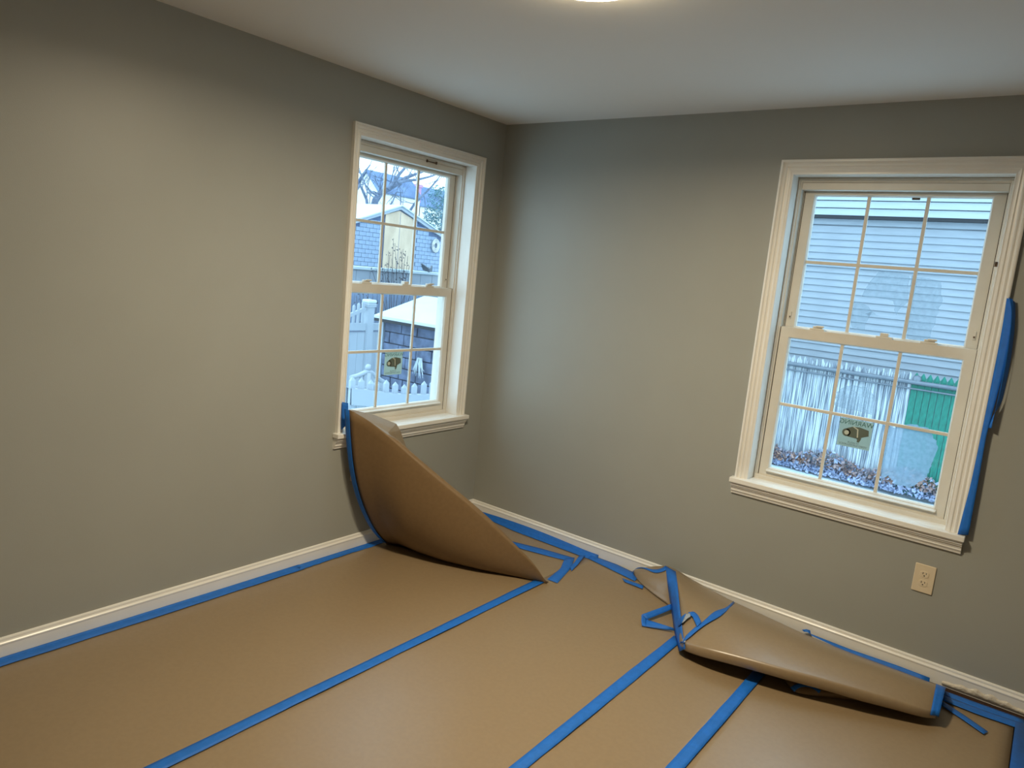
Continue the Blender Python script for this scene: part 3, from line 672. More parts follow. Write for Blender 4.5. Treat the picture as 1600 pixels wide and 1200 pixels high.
# crumpled lower lip with a curl of tape, under the roll
lip = [(1222, 1056), (1233, 1072), (1243, 1082), (1262, 1086), (1300, 1090), (1340, 1096)]
lu = [(1236, 1060), (1246, 1064), (1262, 1066), (1285, 1074), (1310, 1082), (1345, 1092)]
A3 = [at(x, y, 2, 0.010) for x, y in lip]; B3_ = [at(x, y, 2, 0.034) for x, y in lu]
rows = []
for a_, b_ in zip(byidx(A3, 16), byidx(B3_, 16)):
    rows.append([a_, a_.lerp(b_, .4) + Vector((0, 0, .008)), b_])
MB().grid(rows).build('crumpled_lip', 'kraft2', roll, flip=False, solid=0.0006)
C1 = [at(x, y, 2, z) for x, y, z in [(1234, 1073, .02), (1243, 1067, .032), (1258, 1065, .036), (1272, 1070, .034), (1282, 1078, .026)]]
C2 = [at(x, y, 2, z) for x, y, z in [(1241, 1080, .012), (1247, 1073, .024), (1260, 1071, .030), (1272, 1075, .028), (1279, 1082, .018)]]
tape(smooth(resample([p + Vector((0.004, -0.012, 0.004)) for p in C1], 12)), smooth(resample([p + Vector((0.004, -0.012, 0.004)) for p in C2], 12)), 'curled blue tape peeking out from under the middle of the low roll')
# lumpy caulk at the foot of the right-hand baseboard
rows = []
for i in range(33):
    x = 2.70 + 0.36 * i / 32; h = 0.010 + 0.020 * math.sin(math.pi * min(1, i / 26)) * (0.7 + 0.3 * math.sin(i * 1.3))
    rows.append([(x, -0.0132, 0.012 + h), (x, -0.019, 0.010 + h * 0.8), (x, -0.0205, 0.011), (x, -0.014, 0.009)])
tag(MB().grid(rows, True).build('trim_1', 'caulk', flip=False), 'lumpy off-white caulk at the foot of the right end of the baseboard', kind='structure')

# ================================================================ OUTDOORS
GZ = -0.9
def terr(x, y): return 0.05 * math.sin(x * 0.7 + 1.3) * math.sin(y * 0.9) + 0.02 * math.sin(x * 3.1 + y * 2.3)
rows = [[(-62 + 80 * i / 60, -6 + 68 * j / 60, GZ + terr(-62 + 80 * i / 60, -6 + 68 * j / 60) - (0.35 if (-62 + 80 * i / 60) > -1.5 and (-6 + 68 * j / 60) < 1.5 else 0)) for i in range(61)] for j in range(61)]
tag(MB().grid(rows).build('ground', 'snow', flip=False), 'snow-covered ground outside both windows', kind='structure')

# ---- neighbour's clapboard house, seen through window_2
HY = 8.0
house = empty('neighbour_house', (0.5, HY, GZ)); tag(house, 'neighbouring house of grey horizontal clapboards seen through the right-hand window', 'house')
MB().box(-8.1, 6.1, HY + 0.03, HY + 4, GZ, 5.2).build('wall_core', 'siding', house)
ze = at(1405, 340, 1, HY).z; zband = at(1380, 418, 1, HY).z
ex = 0.098
def board(z, m, out, parent, h=ex, x0=-5.0, x1=5.0):
    return MB().hexa([(x0, HY + 0.03 - out, z), (x1, HY + 0.03 - out, z), (x1, HY + 0.03, z), (x0, HY + 0.03, z)],
                     [(x0, HY + 0.012 - out, z + h * 1.02), (x1, HY + 0.012 - out, z + h * 1.02), (x1, HY + 0.03, z + h * 1.02), (x0, HY + 0.03, z + h * 1.02)]).build('clapboard', m, parent)
# base board mesh: lower edge proud
def board_mesh(m, out):
    x0, x1 = -8.0, 6.0
    return MB().add([(x0, HY - out, 0), (x1, HY - out, 0), (x1, HY - out + 0.020, ex), (x0, HY - out + 0.020, ex), (x0, HY + 0.04, 0), (x1, HY + 0.04, 0), (x1, HY + 0.04, ex), (x0, HY + 0.04, ex)],
                    [(0, 1, 2, 3), (0, 4, 5, 1), (3, 2, 6, 7), (0, 3, 7, 4), (1, 5, 6, 2)]).build('clapboard', m, house)
b0 = board_mesh('siding', 0.012); z = GZ + 0.45; b0.location.z = z; b0.matrix_parent_inverse = house.matrix_basis.inverted()
z += ex
while z < ze - 0.16:
    share(b0, 'clapboard', house, (0, 0, z)); z += ex
MB().box(-8.05, 6.05, HY - 0.03, HY + 0.02, zband - 0.045, zband + 0.045).build('trim_band', 'siding', house, bevel=0.006)
MB().box(-8.05, 6.05, HY - 0.012, HY + 0.03, ze - 0.13, ze - 0.03).build('shadow_board', 'siding', house)
MB().box(-8.05, 6.05, HY - 0.10, HY + 0.03, ze - 0.045, ze).build('dark_edge_strip', 'dark', house)  # dark strip draws the shadow line under the projecting upper wall
b1 = board_mesh('siding_top', 0.112); z = ze; b1.location.z = z; z += ex * 1.1
while z < ze + 1.4:
    share(b1, 'clapboard', house, (0, 0, z)); z += ex * 1.1
MB().box(-8.3, 6.3, HY - 0.35, HY + 4.2, 4.4, 4.55).build('eave', 'siding_top', house)

# ---- slatted chain-link fence, white frosted part and green part
FY = 7.25
fe = empty('slatted_fence', (0.8, FY, GZ)); tag(fe, 'slatted fence, frosted white and green slats under a grey pipe rail, before the clapboard house', 'fence')
zr = at(1381, 590, 1, FY).z; xg = at(1417, 640, 1, FY).x; ztop = at(1381, 575, 1, FY).z
pitch = 0.0795
def slat_mesh(m):
    h = 0.037; p = [(-h, 0, GZ + 0.02), (h, 0, GZ + 0.02), (h, 0, ztop - 0.065), (0.003, 0, ztop), (-0.003, 0, ztop), (-h, 0, ztop - 0.065)]
    return MB().hexa(p, [(a_, 0.012, c_) for a_, b_, c_ in p]).build('slat', m, fe)
sw = slat_mesh('slat_white'); sg = slat_mesh('slat_green')
sw.name = 'slat'; nW = nG = 0
x = xg - pitch / 2
rnd = random.Random(5)
first = True
while x > -2.75:
    if first: sw.location = (x, FY, 0); sw.matrix_parent_inverse = fe.matrix_basis.inverted(); first = False
    else: share(sw, 'slat', fe, (x, FY + rnd.uniform(-0.006, 0.006), rnd.uniform(-0.012, 0.004)))
    x -= pitch
x = xg + pitch / 2; first = True
while x < 3.2:
    if first: sg.location = (x, FY, 0); sg.matrix_parent_inverse = fe.matrix_basis.inverted(); first = False
    else: share(sg, 'slat', fe, (x, FY + rnd.uniform(-0.006, 0.006), 0))
    x += pitch
sw['label'] = 'frosted white slat'; 
sg['label'] = 'green slat'
MB().tube([(-2.85, FY - 0.03, zr), (3.3, FY - 0.03, zr)], 0.030, 10).build('top_rail', 'pipe', fe)
MB().tube([(-2.85, FY - 0.035, zr - 0.085), (3.3, FY - 0.035, zr - 0.085)], 0.012, 8).build('tension_wire', 'pipe', fe)
MB().box(-2.85, 3.3, FY + 0.013, FY + 0.018, GZ, zr - 0.03).build('backing_mesh', 'mortar', fe)
for px in (1424,):
    xx = at(px, 640, 1, FY).x
    MB().tube([(xx, FY + 0.05, GZ), (xx, FY + 0.05, zr + 0.05)], 0.036, 10).lathe([(0.055, zr + 0.02), (0.055, zr + 0.055), (0.040, zr + 0.085), (0.001, zr + 0.098)], (xx, FY + 0.0, 0), 12).build('post', 'pipe', fe)
# frosty leaf litter under the fence
rnd = random.Random(8); ml = MB(); mr = MB()
for i in range(4200):
    xx = rnd.uniform(-1.3, 2.6); k = rnd.random() ** 1.5; hh = 0.34 * k; yy = FY - 0.03 - rnd.random() * 0.13 * (1 - k * 0.6)
    c_ = Vector((xx, yy, GZ + 0.05 + hh * (0.6 + 0.4 * math.sin(xx * 3.1) ** 2)))
    a_ = Vector((rnd.uniform(-1, 1), rnd.uniform(-1, 1), rnd.uniform(-1, 1))).normalized() * rnd.uniform(0.015, 0.042)
    b_ = Vector((rnd.uniform(-1, 1), rnd.uniform(-1, 1), rnd.uniform(-1, 1))).normalized() * rnd.uniform(0.012, 0.035)
    (ml if hh > 0.10 and rnd.random() < 0.75 else mr).add([c_ - a_, c_ + b_, c_ + a_, c_ - b_], [(0, 1, 2, 3)])
tag(ml.build('dead_leaves', 'leaf', flip=False, weld=False), 'brown dead leaves clinging to the foot of the frosted fence', 'leaves', kind='stuff')
tag(mr.build('frosted_leaves', 'rime', flip=False, weld=False), 'bluish frosted leaf litter on the snow below the slatted fence', 'leaves', kind='stuff')

# ---- through window_1: near picket fence
PX = -3.75
pk = empty('picket_fence', (PX, 3.2, GZ)); tag(pk, 'low white picket fence with pyramid caps just outside the corner window', 'fence')
pkt = [(560, 590), (574, 590), (588, 594), (603, 596), (617, 597), (632, 601), (646, 600), (660, 596)]
def picket_mesh(ztop, zb, hw=0.036):
    m_ = MB().box(-0.02, 0.02, -hw, hw, zb, ztop - 0.05)
    m_.add([(-0.02, -hw, ztop - 0.05), (0.02, -hw, ztop - 0.05), (0.02, hw, ztop - 0.05), (-0.02, hw, ztop - 0.05), (0, 0, ztop)], [(0, 1, 4), (1, 2, 4), (2, 3, 4), (3, 0, 4)])
    return m_
p0 = at(632, 600, 0, PX)
src = picket_mesh(0, -0.62).build('picket', 'vfence', pk)
pos = [at(x, y, 0, PX) for x, y in [(551, 588), (565, 590), (580, 593), (588, 595), (604, 593), (618, 596), (632, 600), (648, 598), (663, 595), (676, 594)]]
ys = [p.y for p in pos]
for k, p in enumerate(pos):
    if k == 0: src.location = p; src.matrix_parent_inverse = pk.matrix_basis.inverted()
    else: share(src, 'picket', pk, (p.x, p.y, p.z))
top = [at(x, y, 0, PX) for x, y in [(545, 606), (580, 609), (610, 614), (640, 616), (690, 616)]]
bl = [at(x, y, 0, PX) for x, y in [(545, 624), (580, 627), (610, 632), (640, 634), (690, 634)]]
rows = []
for a_, b_ in zip(byidx(top, 20), byidx(bl, 20)):
    rows.append([(PX + 0.052, a_.y, a_.z), (PX + 0.052, b_.y, b_.z - 0.06), (PX - 0.052, b_.y, b_.z - 0.06), (PX - 0.052, a_.y, a_.z)])
MB().grid(rows, False, True).build('top_rail', 'vfence', pk)
MB().box(PX - 0.03, PX + 0.03, pos[0].y - 0.3, pos[-1].y + 0.3, GZ + 0.1, GZ + 0.22).build('bottom_rail', 'vfence', pk)
# second row of small pickets under the rail (lower infill)
srcb = MB().box(-0.018, 0.018, -0.018, 0.018, GZ + 0.2, at(560, 632, 0, PX).z).build('baluster', 'vfence', pk)
y = pos[0].y - 0.2; first = True
while y < pos[-1].y + 0.2:
    if first: srcb.location = (PX, y, 0); srcb.matrix_parent_inverse = pk.matrix_basis.inverted(); first = False
    else: share(srcb, 'baluster', pk, (PX, y, 0))
    y += 0.075
# arched gate top with ball, behind
GX = PX - 0.55
g_ = empty('arched_gate', (GX, 3.0, GZ)); tag(g_, 'white arched gate top with a round ball finial behind the low pickets', 'gate')
arc = [at(x, y, 0, GX) for x, y in [(548, 590), (556, 588), (564, 585), (570, 582), (575, 580.5), (581, 583), (588, 589), (596, 595), (606, 600)]]
MB().tube(arc, 0.032, 8).build('arch_rail', 'vfence', g_)
c_ = at(575.5, 574, 0, GX)
MB().lathe([(0.001, -0.045), (0.03, -0.034), (0.045, 0), (0.03, 0.034), (0.001, 0.045)], c_, 14).tube([c_ + Vector((0, 0, -0.11)), c_ + Vector((0, 0, -0.04))], 0.018, 8).build('ball_finial', 'vfence', g_)
MB().tube([Vector((GX, c_.y, GZ)), c_ + Vector((0, 0, -0.07))], 0.05, 8).build('gate_post', 'vfence', g_)
lowr = [at(x, y, 0, GX) for x, y in [(548, 604), (575, 606), (606, 612)]]
MB().tube(lowr, 0.03, 8).build('gate_rail', 'vfence', g_)
for k in range(7):
    a_ = arc[min(len(arc) - 1, k + 1)]
    MB().box(GX - 0.02, GX + 0.02, a_.y - 0.02, a_.y + 0.02, GZ + 0.1, a_.z).build('gate_bar', 'vfence', g_)

# tall privacy fence with picket topper (runs roughly towards the camera on the left)
VX = -6.3
vf = empty('privacy_fence', (VX, 4.0, GZ)); tag(vf, 'tall white vinyl privacy fence with picket topper, left in the corner window', 'fence')
pc = at(577.5, 470, 0, VX)
zt = at(577.5, 466, 0, VX).z
MB().box(VX - 0.065, VX + 0.065, pc.y - 0.065, pc.y + 0.065, GZ, zt - 0.14).build('post', 'vfence', vf)
MB().box(VX - 0.085, VX + 0.085, pc.y - 0.085, pc.y + 0.085, zt - 0.14, zt - 0.10).add([(VX - 0.095, pc.y - 0.095, zt - 0.10), (VX + 0.095, pc.y - 0.095, zt - 0.10), (VX + 0.095, pc.y + 0.095, zt - 0.10), (VX - 0.095, pc.y + 0.095, zt - 0.10), (VX, pc.y, zt)], [(0, 1, 4), (1, 2, 4), (2, 3, 4), (3, 0, 4), (0, 1, 2, 3)]).build('post_cap', 'vfence', vf)
MB().box(VX - 0.09, VX + 0.09, pc.y - 0.09, pc.y + 0.09, zt - 0.075, zt - 0.02).build('cap_snow', 'snow', vf, bevel=0.02)
zA = at(560, 505, 0, VX).z; zB = at(560, 516, 0, VX).z
MB().box(VX - 0.025, VX + 0.025, pc.y - 1.6, pc.y - 0.065, zB, zA).build('mid_rail', 'vfence', vf)
MB().box(VX - 0.025, VX + 0.025, pc.y + 0.065, pc.y + 0.28, zB, zA).build('mid_rail', 'vfence', vf)
ra = at(553, 487, 0, VX); rb = at(574, 478, 0, VX)
sl = (rb.z - ra.z) / (rb.y - ra.y)
MB().add([(VX + s_, y_, rb.z + (y_ - rb.y) * sl + dz) for s_ in (-0.02, 0.02) for y_ in (pc.y - 0.9, pc.y - 0.065) for dz in (-0.06, 0.0)], [(0, 1, 3, 2), (4, 6, 7, 5), (0, 4, 5, 1), (2, 3, 7, 6), (0, 2, 6, 4), (1, 5, 7, 3)]).build('top_rail', 'vfence', vf)
for k in range(9):
    y_ = pc.y - 0.13 - k * 0.095; zz = rb.z + (y_ - rb.y) * sl + 0.12
    MB().box(VX - 0.012, VX + 0.012, y_ - 0.022, y_ + 0.022, zB + 0.01, zz - 0.03).add([(VX - 0.012, y_ - 0.022, zz - 0.03), (VX + 0.012, y_ - 0.022, zz - 0.03), (VX + 0.012, y_ + 0.022, zz - 0.03), (VX - 0.012, y_ + 0.022, zz - 0.03), (VX, y_, zz)], [(0, 1, 4), (1, 2, 4), (2, 3, 4), (3, 0, 4)]).build('picket', 'vfence', vf)
for k in range(10):
    y1_ = pc.y - 0.07 - k * 0.155
    MB().box(VX - 0.012, VX + 0.012, y1_ - 0.152, y1_, GZ, zB - 0.03).build('board', 'vfence', vf)
for k in range(2):
    y1_ = pc.y + 0.07 + k * 0.11
    MB().box(VX - 0.012, VX + 0.012, y1_, y1_ + 0.107, GZ, zB - 0.03).build('board', 'vfence', vf)
MB().box(VX - 0.02, VX + 0.02, pc.y - 1.6, pc.y + 0.28, zB - 0.03, zB - 0.012).build('shadow_groove', 'mortar', vf)

# dark stone shed with snowy roof: front wall faces -y
SY = 5.22
sh = empty('stone_shed', (-5.2, SY, GZ)); tag(sh, 'dark blue-grey stone shed with a snow-covered roof outside the corner window', 'shed')
e0 = at(583, 496, 1, SY - 0.16); zE = e0.z; xL = at(600, 520, 1, SY).x; xR = -3.0; xr0 = e0.x
rk = at(662, 466, 1, SY + 1.5)
MB().box(xL, xR, SY + 0.05, SY + 2.4, GZ, zE - 0.04).build('wall_core', 'mortar', sh)
rnd = random.Random(21); z = GZ; r_i = 0
while z < zE - 0.10:
    hh = 0.20; x = xL - (0.2 if r_i % 2 else 0)
    while x < xR:
        l_ = rnd.uniform(0.30, 0.46)
        if z + hh > -0.75: MB().box(max(x, xL) + 0.008, min(x + l_, xR) - 0.008, SY - rnd.uniform(-0.012, 0.020), SY + 0.06, z + 0.008, min(z + hh, zE - 0.05) - 0.008).build('stone', 'stone', sh, bevel=0.008)
        x += l_
    z += hh; r_i += 1
MB().box(xL - 0.07, xL, SY - 0.03, SY + 0.06, GZ, zE - 0.05).build('corner_board', 'vfence', sh)
def roofslab(pts, th, m, nm):
    return MB().hexa([Vector(p) for p in pts], [Vector(p) + Vector((0, 0, th)) for p in pts]).build(nm, m, sh)
rp = [(xr0, SY - 0.16, zE), (xR + 0.3, SY - 0.16, zE), (xR + 0.3, SY + 1.5, rk.z), (rk.x, SY + 1.5, rk.z)]
roofslab([(a, b, c - 0.05) for a, b, c in rp], 0.05, 'dark', 'roof')
roofslab([(a + 0.01, b + 0.01, c) for a, b, c in rp], 0.05, 'snow', 'roof_snow')
MB().box(rk.x + 0.2, xR, SY + 1.45, SY + 2.4, zE - 0.04, rk.z - 0.03).build('back_wall', 'mortar', sh)
# icy plume on the shed wall
c_ = at(656, 572, 1, SY - 0.06); rnd = random.Random(4); mi = MB()
for k in range(26):
    t = rnd.uniform(-0.9, 0.9); l_ = rnd.uniform(0.15, 0.34)
    mi.tube([c_ + Vector((t * 0.05, -rnd.uniform(0, .03), 0.14)), c_ + Vector((t * 0.12, -0.04, 0.05 - 0.1 * abs(t))), c_ + Vector((t * 0.16, -0.03, 0.12 - l_))], [0.008, 0.008, 0.003], 4)
tag(mi.build('frosted_grass', 'snow', flip=False, weld=False), 'whitish frosted plume hanging against the stone shed wall', 'plant', kind='stuff')

# garage with block wall, tan panel, snow roof
QX = -14.0
ga = empty('block_garage', (QX, 12.3, GZ)); tag(ga, 'pale blue block garage with a tan boarded gable panel and snowy roof', 'garage')
pk_ = at(624, 322, 0, QX); rl = at(559, 342, 0, QX); rr_ = at(690, 367, 0, QX)
sL = (pk_.z - rl.z) / (pk_.y - rl.y); sR = (pk_.z - rr_.z) / (rr_.y - pk_.y); s_ = (sL + sR) / 2
y0g, y1g = pk_.y - 3.4, pk_.y + 3.4; zeg = pk_.z - 3.4 * s_
yl, yr = at(601, 350, 0, QX).y, at(646, 350, 0, QX).y
prof = [(y0g, GZ), (y1g, GZ), (y1g, zeg), (pk_.y, pk_.z), (y0g, zeg)]
MB().hexa([(QX, a_, b_) for a_, b_ in prof], [(QX - 6, a_, b_) for a_, b_ in prof]).build('wall_core', 'grout', ga)
bw, bh = 0.262, 0.126; z = at(620, 440, 0, QX).z - 0.1; r_i = 0; srcs = {}
def blk(yc, zc, wv):
    key = round(wv, 2)
    if key not in srcs:
        o = MB().box(0, 0.02, -wv / 2 + 0.006, wv / 2 - 0.006, -bh / 2 + 0.006, bh / 2 - 0.006).build('block', 'blockw', ga); srcs[key] = o
        o.location = (QX, yc, zc); o.matrix_parent_inverse = ga.matrix_basis.inverted()
    else: share(srcs[key], 'block', ga, (QX, yc, zc))
while z < pk_.z:
    lim = lambda yy: pk_.z - abs(yy - pk_.y) * s_ - 0.10
    y = at(553, 400, 0, QX).y - (bw / 2 if r_i % 2 else 0)
    while y < at(692, 400, 0, QX).y:
        yc = y + bw / 2
        if not (yl - 0.10 < yc < yr + 0.14) and lim(yc - bw / 2) > z + bh and lim(yc + bw / 2) > z + bh: blk(yc, z + bh / 2, bw)
        y += bw
    z += bh; r_i += 1
pan = [(yl, 0.9), (yr, 0.9), (yr, pk_.z - abs(yr - pk_.y) * s_ - 0.12), (pk_.y, pk_.z - 0.14), (yl, pk_.z - abs(yl - pk_.y) * s_ - 0.12)]
MB().hexa([(QX + 0.005, a_, b_) for a_, b_ in pan], [(QX + 0.03, a_, b_) for a_, b_ in pan]).build('tan_panel', 'ply', ga)
MB().box(QX + 0.03, QX + 0.033, (yl + yr) / 2 - 0.006, (yl + yr) / 2 + 0.006, 0.9, pk_.z - 0.2).build('panel_seam', 'grout', ga)
MB().box(QX, QX + 0.05, yr, yr + 0.11, 0.9, pk_.z - abs(yr - pk_.y) * s_ - 0.12).build('corner_trim', 'vfence', ga)
for sg_ in (-1, 1):
    ye = pk_.y + sg_ * 3.5
    MB().hexa([(QX + 0.10, pk_.y, pk_.z - 0.10), (QX + 0.10, ye, pk_.z - 3.5 * s_ - 0.10), (QX + 0.10, ye, pk_.z - 3.5 * s_), (QX + 0.10, pk_.y, pk_.z)],
              [(QX, pk_.y, pk_.z - 0.10), (QX, ye, pk_.z - 3.5 * s_ - 0.10), (QX, ye, pk_.z - 3.5 * s_), (QX, pk_.y, pk_.z)]).build('rake_board', 'vfence', ga)
    MB().hexa([(QX + 0.15, pk_.y, pk_.z), (QX + 0.15, ye, pk_.z - 3.5 * s_), (QX - 6.1, ye, pk_.z - 3.5 * s_), (QX - 6.1, pk_.y, pk_.z)],
              [(QX + 0.15, pk_.y, pk_.z + 0.035), (QX + 0.15, ye, pk_.z - 3.5 * s_ + 0.035), (QX - 6.1, ye, pk_.z - 3.5 * s_ + 0.035), (QX - 6.1, pk_.y, pk_.z + 0.035)]).build('roof_snow', 'snow', ga)
# hose coil on the block wall
c_ = at(681, 384, 0, QX + 0.08)
mh = MB()
for r_ in (0.085, 0.125, 0.165):
    mh.tube([c_ + Vector((rndx, r_ * math.cos(t), 1.25 * r_ * math.sin(t))) for t, rndx in [(k * math.pi / 12, 0.0) for k in range(25)]], 0.018, 6)
tag(mh.build('hose_coil', 'cream', flip=False), 'round white hose coil hung on the right part of the block garage', 'hose')
# snow-capped low white wall in front of the garage
LXW = -11.0
lw = empty('low_white_wall', (LXW, 10.5, GZ)); tag(lw, 'low white wall capped with snow in front of the block garage', 'wall')
wa = at(553, 417, 0, LXW); wb_ = at(692, 428, 0, LXW)
zw = (wa.z + wb_.z) / 2
MB().box(LXW - 0.1, LXW, wa.y - 3, wb_.y + 5, GZ, zw - 0.06).build('wall_panel', 'vfence', lw)
MB().box(LXW - 0.16, LXW + 0.06, wa.y - 3, wb_.y + 5, zw - 0.06, zw + 0.03).build('snow_cap', 'snow', lw, bevel=0.02)
MB().box(LXW, LXW + 0.03, wa.y - 3, wb_.y + 5, zw - 0.38, zw - 0.33).build('wall_rail', 'blockw', lw)
c_ = at(666, 420, 0, LXW - 0.05); c_.z = zw + 0.12
mb = MB()
for k in range(4): mb.tube([c_ + Vector((0.0, -0.2 + 0.02 * k, 0.10 - 0.04 * k)), c_ + Vector((0.1, 0, -0.02 - 0.02 * k)), c_ + Vector((0, 0.2, 0.06 - 0.04 * k))], 0.03, 6)
tag(mb.build('snowy_bundle', 'pipe', flip=False), 'grey bundle capped with snow lying on the snow-capped low white wall', 'bundle')

k = 0; y = wa.y - 3
while y < wb_.y + 5:
    MB().box(LXW, LXW + 0.012, y, y + 0.42, zw - 0.33, zw - 0.07).build('wall_board', 'vfence', lw); y += 0.44
bf = empty('board_fence', (-10.35, 9.5, GZ)); tag(bf, 'plain bluish-grey board fence behind the stone shed roof', 'fence')
zf_ = at(620, 446, 0, -10.35).z; y = wa.y - 3; src_ = None
while y < wb_.y + 5:
    if src_ is None:
        src_ = MB().box(-0.01, 0.01, 0.004, 0.136, GZ, zf_).build('fence_board', 'blueboard', bf); src_.location = (-10.35, y, 0); src_.matrix_parent_inverse = bf.matrix_basis.inverted()
    else: share(src_, 'fence_board', bf, (-10.35 + 0.006 * math.sin(y * 40), y, 0.01 * math.sin(y * 23)))
    y += 0.14
# ---- weedy shrub with seed heads before the tan panel
def shrub(name, base, tops, rad, seeds, label, m='twig', seed=1, cat='shrub', leaf=0.03):
    rnd = random.Random(seed); mb = MB(); ms = MB()
    for t in tops:
        t = Vector(t); b_ = Vector(base) + Vector((rnd.uniform(-.1, .1), rnd.uniform(-.12, .12), 0))
        mid = b_.lerp(t, 0.55) + Vector((rnd.uniform(-.08, .08), rnd.uniform(-.12, .12), 0))
        mb.tube([b_, mid, t], [rad, rad * 0.8, rad * 0.5], 5)
        for k in range(seeds):
            q = mid.lerp(t, rnd.random() ** 0.7) + Vector((rnd.uniform(-.05, .05), rnd.gauss(0, .05), rnd.uniform(-.04, .04)))
            r_ = leaf * rnd.uniform(0.5, 1.2)
            ms.add([q + Vector((0, -r_, 0)), q + Vector((0, 0, r_)), q + Vector((0, r_, 0)), q + Vector((0.01, 0, -r_)), q + Vector((r_, 0, 0))], [(0, 1, 4), (1, 2, 4), (2, 3, 4), (3, 0, 4), (0, 3, 2, 1)])
    e = empty(name, base); mb.build('stem', m, e, flip=False, weld=False)
    if seeds: o = ms.build('seed_head', m, e, flip=False, weld=False); o['kind'] = 'stuff'
    tag(e, label, cat); return e
tops = [at(x, y, 0, -10.8) for x, y in [(615, 372), (617, 380), (607, 392), (609, 398), (612, 404), (627, 392), (630, 389), (634, 395), (637, 400), (624, 402), (620, 408), (632, 408), (604, 410), (596, 405), (588, 420), (580, 418), (640, 415), (600, 418)]]
b_ = at(622, 450, 0, -10.75); shrub('seedhead_shrub', (b_.x, b_.y, GZ), tops, 0.009, 9, 'twiggy shrub with dark seed heads before the tan garage panel', seed=2, leaf=0.022)
tops = [at(x, y, 0, -10.0) for x, y in [(603, 464), (609, 458), (616, 452), (622, 455), (628, 452), (634, 456), (641, 460), (646, 462), (599, 470), (636, 450), (612, 450)]]
b_ = at(616, 484, 0, -10.0); shrub('bare_shrub', (b_.x, b_.y, GZ), [Vector(t) for t in tops], 0.014, 0, 'bare fan-shaped shrub behind the stone shed roof', seed=3)
tops = [at(x, y, 0, -10.0) for x, y in [(557, 462), (562, 458), (568, 460), (575, 459), (583, 463), (590, 470)]]
b_ = at(570, 484, 0, -10.0); shrub('leafless_bush', (b_.x, b_.y, GZ), tops, 0.010, 6, 'small leafless bush behind the privacy fence post', seed=6, leaf=0.02)

# ---- far houses
def far_house(x, ridgeL, ridgeR, rakeE, label, seed, drop=1.4, chim=None):
    a_ = at(*ridgeL, 0, x); yr1 = at(*ridgeR, 0, x).y
    e_ = at(*rakeE, 1, a_.y)                                   # rake line lies in the gable plane y = a_.y
    d = (e_ - a_); k = drop / d.x
    E_ = a_ + d * k; E2 = Vector((a_.x - (E_.x - a_.x), a_.y, E_.z))
    h = empty('house', (a_.x, a_.y, GZ)); tag(h, label, 'house')
    MB().hexa([E_, a_, E2, (E2.x, a_.y, GZ), (E_.x, a_.y, GZ)], [(p[0], yr1, p[2]) for p in [E_, a_, E2, (E2.x, 0, GZ), (E_.x, 0, GZ)]]).build('wall_body', 'cream', h)
    for s_ in (E_, E2):
        o_ = Vector((0.15 if s_ is E_ else -0.15, 0, 0)); up_ = Vector((0, 0, 0.12))
        MB().hexa([a_ + Vector((0, -.2, .03)), s_ + Vector((0, -.2, .03)) + o_, Vector((s_.x, yr1 + .2, s_.z + .03)) + o_, Vector((a_.x, yr1 + .2, a_.z + .03))],
                  [a_ + Vector((0, -.2, .03)) + up_, s_ + Vector((0, -.2, .03)) + o_ + up_, Vector((s_.x, yr1 + .2, s_.z + .03)) + o_ + up_, Vector((a_.x, yr1 + .2, a_.z + .03)) + up_]).build('roof', 'roof', h)
    return h, a_, E_
h1, a1, e1 = far_house(-40, (574, 268), (640, 264), (591, 300), 'far cream house with a steep blue-grey roof behind the bare tree', 1)
h2, a2, e2 = far_house(-44, (640, 290), (712, 288), (655, 322), 'far cream house with a blue roof and pink brick chimney', 2)
c0 = at(651, 289, 0, -42.6); c1 = at(659, 289, 0, -42.6)
MB().box(-44, -42.6, c0.y, c1.y, GZ, c0.z).box(-44, -42.5, c0.y - 0.08, c1.y + 0.08, c0.z - 0.15, c0.z + 0.08).build('chimney', 'brick', h2)

# ---- bare tree
def branch(mb, p, d, l, r, depth, rnd, spread=0.6):
    pts = [p]; rad = [r]; q = Vector(p); dd = Vector(d).normalized(); n = 4
    for k in range(n):
        dd = (dd + Vector((rnd.uniform(-.2, .2), rnd.uniform(-.25, .25), rnd.uniform(-.18, .22)))).normalized(); q = q + dd * l / n; pts.append(q.copy()); rad.append(r * (1 - 0.5 * (k + 1) / n))
    mb.tube(pts, rad, 5 if depth > 1 else 4)
    if depth > 0:
        for k in range(3 if depth > 1 else 4):
            t = rnd.uniform(0.35, 1.0); i = min(n - 1, int(t * n)); pp = pts[i].lerp(pts[i + 1], t * n - i) if i < n else pts[-1]
            nd = (dd + Vector((rnd.uniform(-.5, .5), rnd.uniform(-1, 1) * spread * 1.6, rnd.uniform(-.5, .9)))).normalized()
            branch(mb, pp, nd, l * rnd.uniform(0.45, 0.7), r * 0.5, depth - 1, rnd, spread)
TX = -20.5
tr = empty('bare_tree', (TX, 15, GZ)); tag(tr, 'large bare-branched tree rising behind the block garage', 'tree')
rnd = random.Random(17)
key = [[(583, 330), (586, 314), (594, 302), (606, 296), (622, 286), (634, 278), (650, 272), (668, 266)], [(606, 296), (616, 284), (624, 272), (633, 262), (640, 250)], [(622, 286), (636, 282), (652, 281), (672, 276), (690, 270)],
       [(575, 330), (573, 312), (567, 298), (562, 288), (566, 274), (578, 258)], [(562, 288), (556, 300), (552, 318)], [(590, 306), (580, 300), (572, 290)], [(640, 330), (648, 318), (662, 304), (674, 292), (684, 280), (692, 268)], [(600, 330), (612, 318), (620, 300), (626, 300), (626, 330)],
       [(552, 262), (565, 272), (574, 300), (588, 312)]]
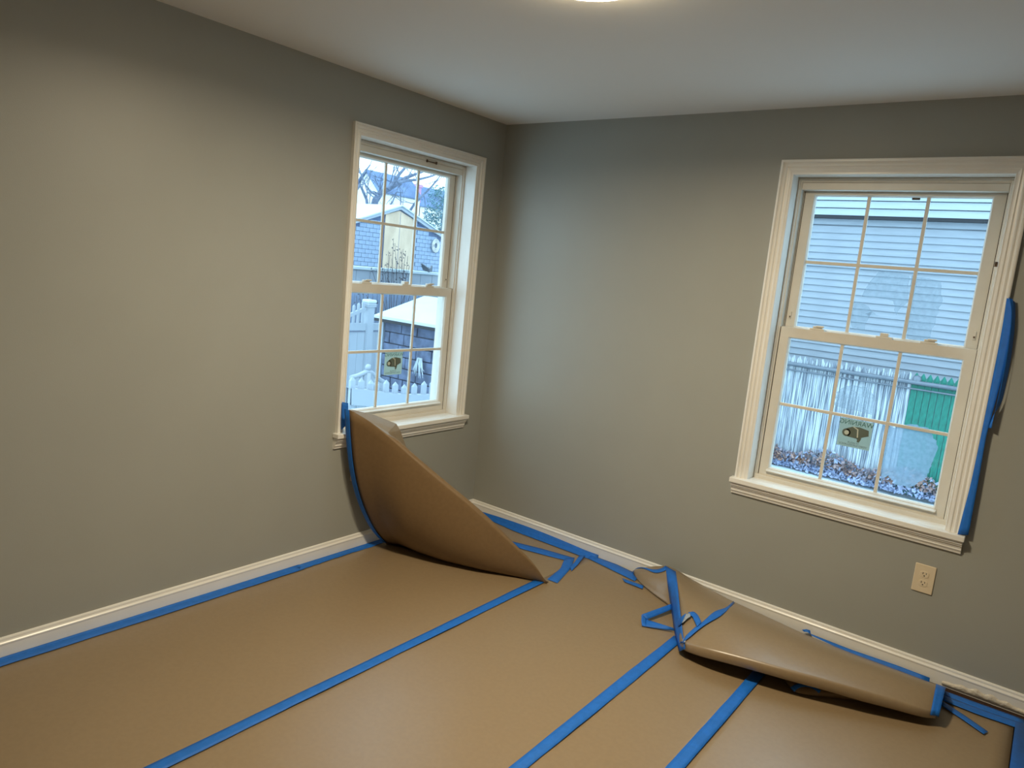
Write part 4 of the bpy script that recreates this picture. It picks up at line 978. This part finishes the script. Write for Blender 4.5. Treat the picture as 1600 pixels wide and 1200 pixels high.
rads = [[.24, .22, .20, .17, .15, .12, .09, .05], [.13, .12, .10, .08, .05], [.11, .09, .08, .06, .04], [.10, .09, .08, .07, .06, .04], [.06, .05, .03], [.08, .06, .04], [.09, .08, .07, .06, .04, .03], [.05, .05, .04, .04, .03], [.04, .035, .03, .03]]
for kk, (pp, rr_2) in enumerate(zip(key, rads)):
    P3 = [at(x, y, 0, TX + (kk % 3) * 0.4) for x, y in pp]
    mb = MB(); rr_2 = [v * 0.66 for v in rr_2]; mb.tube(P3, rr_2[:len(P3)], 7)
    mt = MB()
    for j in range(1, len(P3)):
        for c_i in range(1):
            nd = Vector((rnd.uniform(-.4, .4), rnd.uniform(-1, 1), rnd.uniform(-.6, 1)))
            branch(mt, P3[j], nd, rnd.uniform(0.7, 1.4), rr_2[j] * 0.22 + 0.010, 2, rnd)
    lb = mb.build('limb', 'bark', tr, flip=False, weld=False)
    t_ = mt.build('twigs', 'bark', lb, flip=False, weld=False); t_['kind'] = 'stuff'
t0 = at(580, 335, 0, TX)
MB().tube([(TX, t0.y + 0.1, GZ), (TX, t0.y, 0.8), at(583, 328, 0, TX)], [.32, .28, .24], 8).build('trunk', 'bark', tr, flip=False, weld=False)

# ---- evergreen right of the garage roof
EX = -18.0
ev = empty('evergreen', (EX, 18.5, GZ)); tag(ev, 'tall blue-green evergreen to the right of the garage roof', 'tree')
ec = at(684, 330, 0, EX); et = at(688, 292, 0, EX).z; eb = GZ; rnd = random.Random(9); mb = MB()
for i in range(5200):
    t = rnd.random(); z = eb + (et - eb) * (0.35 + 0.65 * t); R_ = 1.15 * (1 - t * 0.45) * math.sqrt(rnd.random()); th = rnd.uniform(0, 6.283)
    c_ = Vector((EX + R_ * math.cos(th), ec.y + 0.35 + R_ * math.sin(th), z))
    a_ = Vector((rnd.uniform(-1, 1), rnd.uniform(-1, 1), rnd.uniform(-.3, 1))).normalized() * rnd.uniform(0.05, 0.13)
    b_ = Vector((rnd.uniform(-1, 1), rnd.uniform(-1, 1), rnd.uniform(-1, 1))).normalized() * 0.035
    mb.add([c_ - b_, c_ + b_, c_ + a_], [(0, 1, 2)])
f_ = mb.build('foliage', 'ever', ev, flip=False, weld=False); f_['kind'] = 'stuff'
MB().tube([(EX, ec.y + 0.35, GZ), (EX, ec.y + 0.35, et - 0.4)], [0.14, 0.04], 7).build('trunk', 'bark', ev)
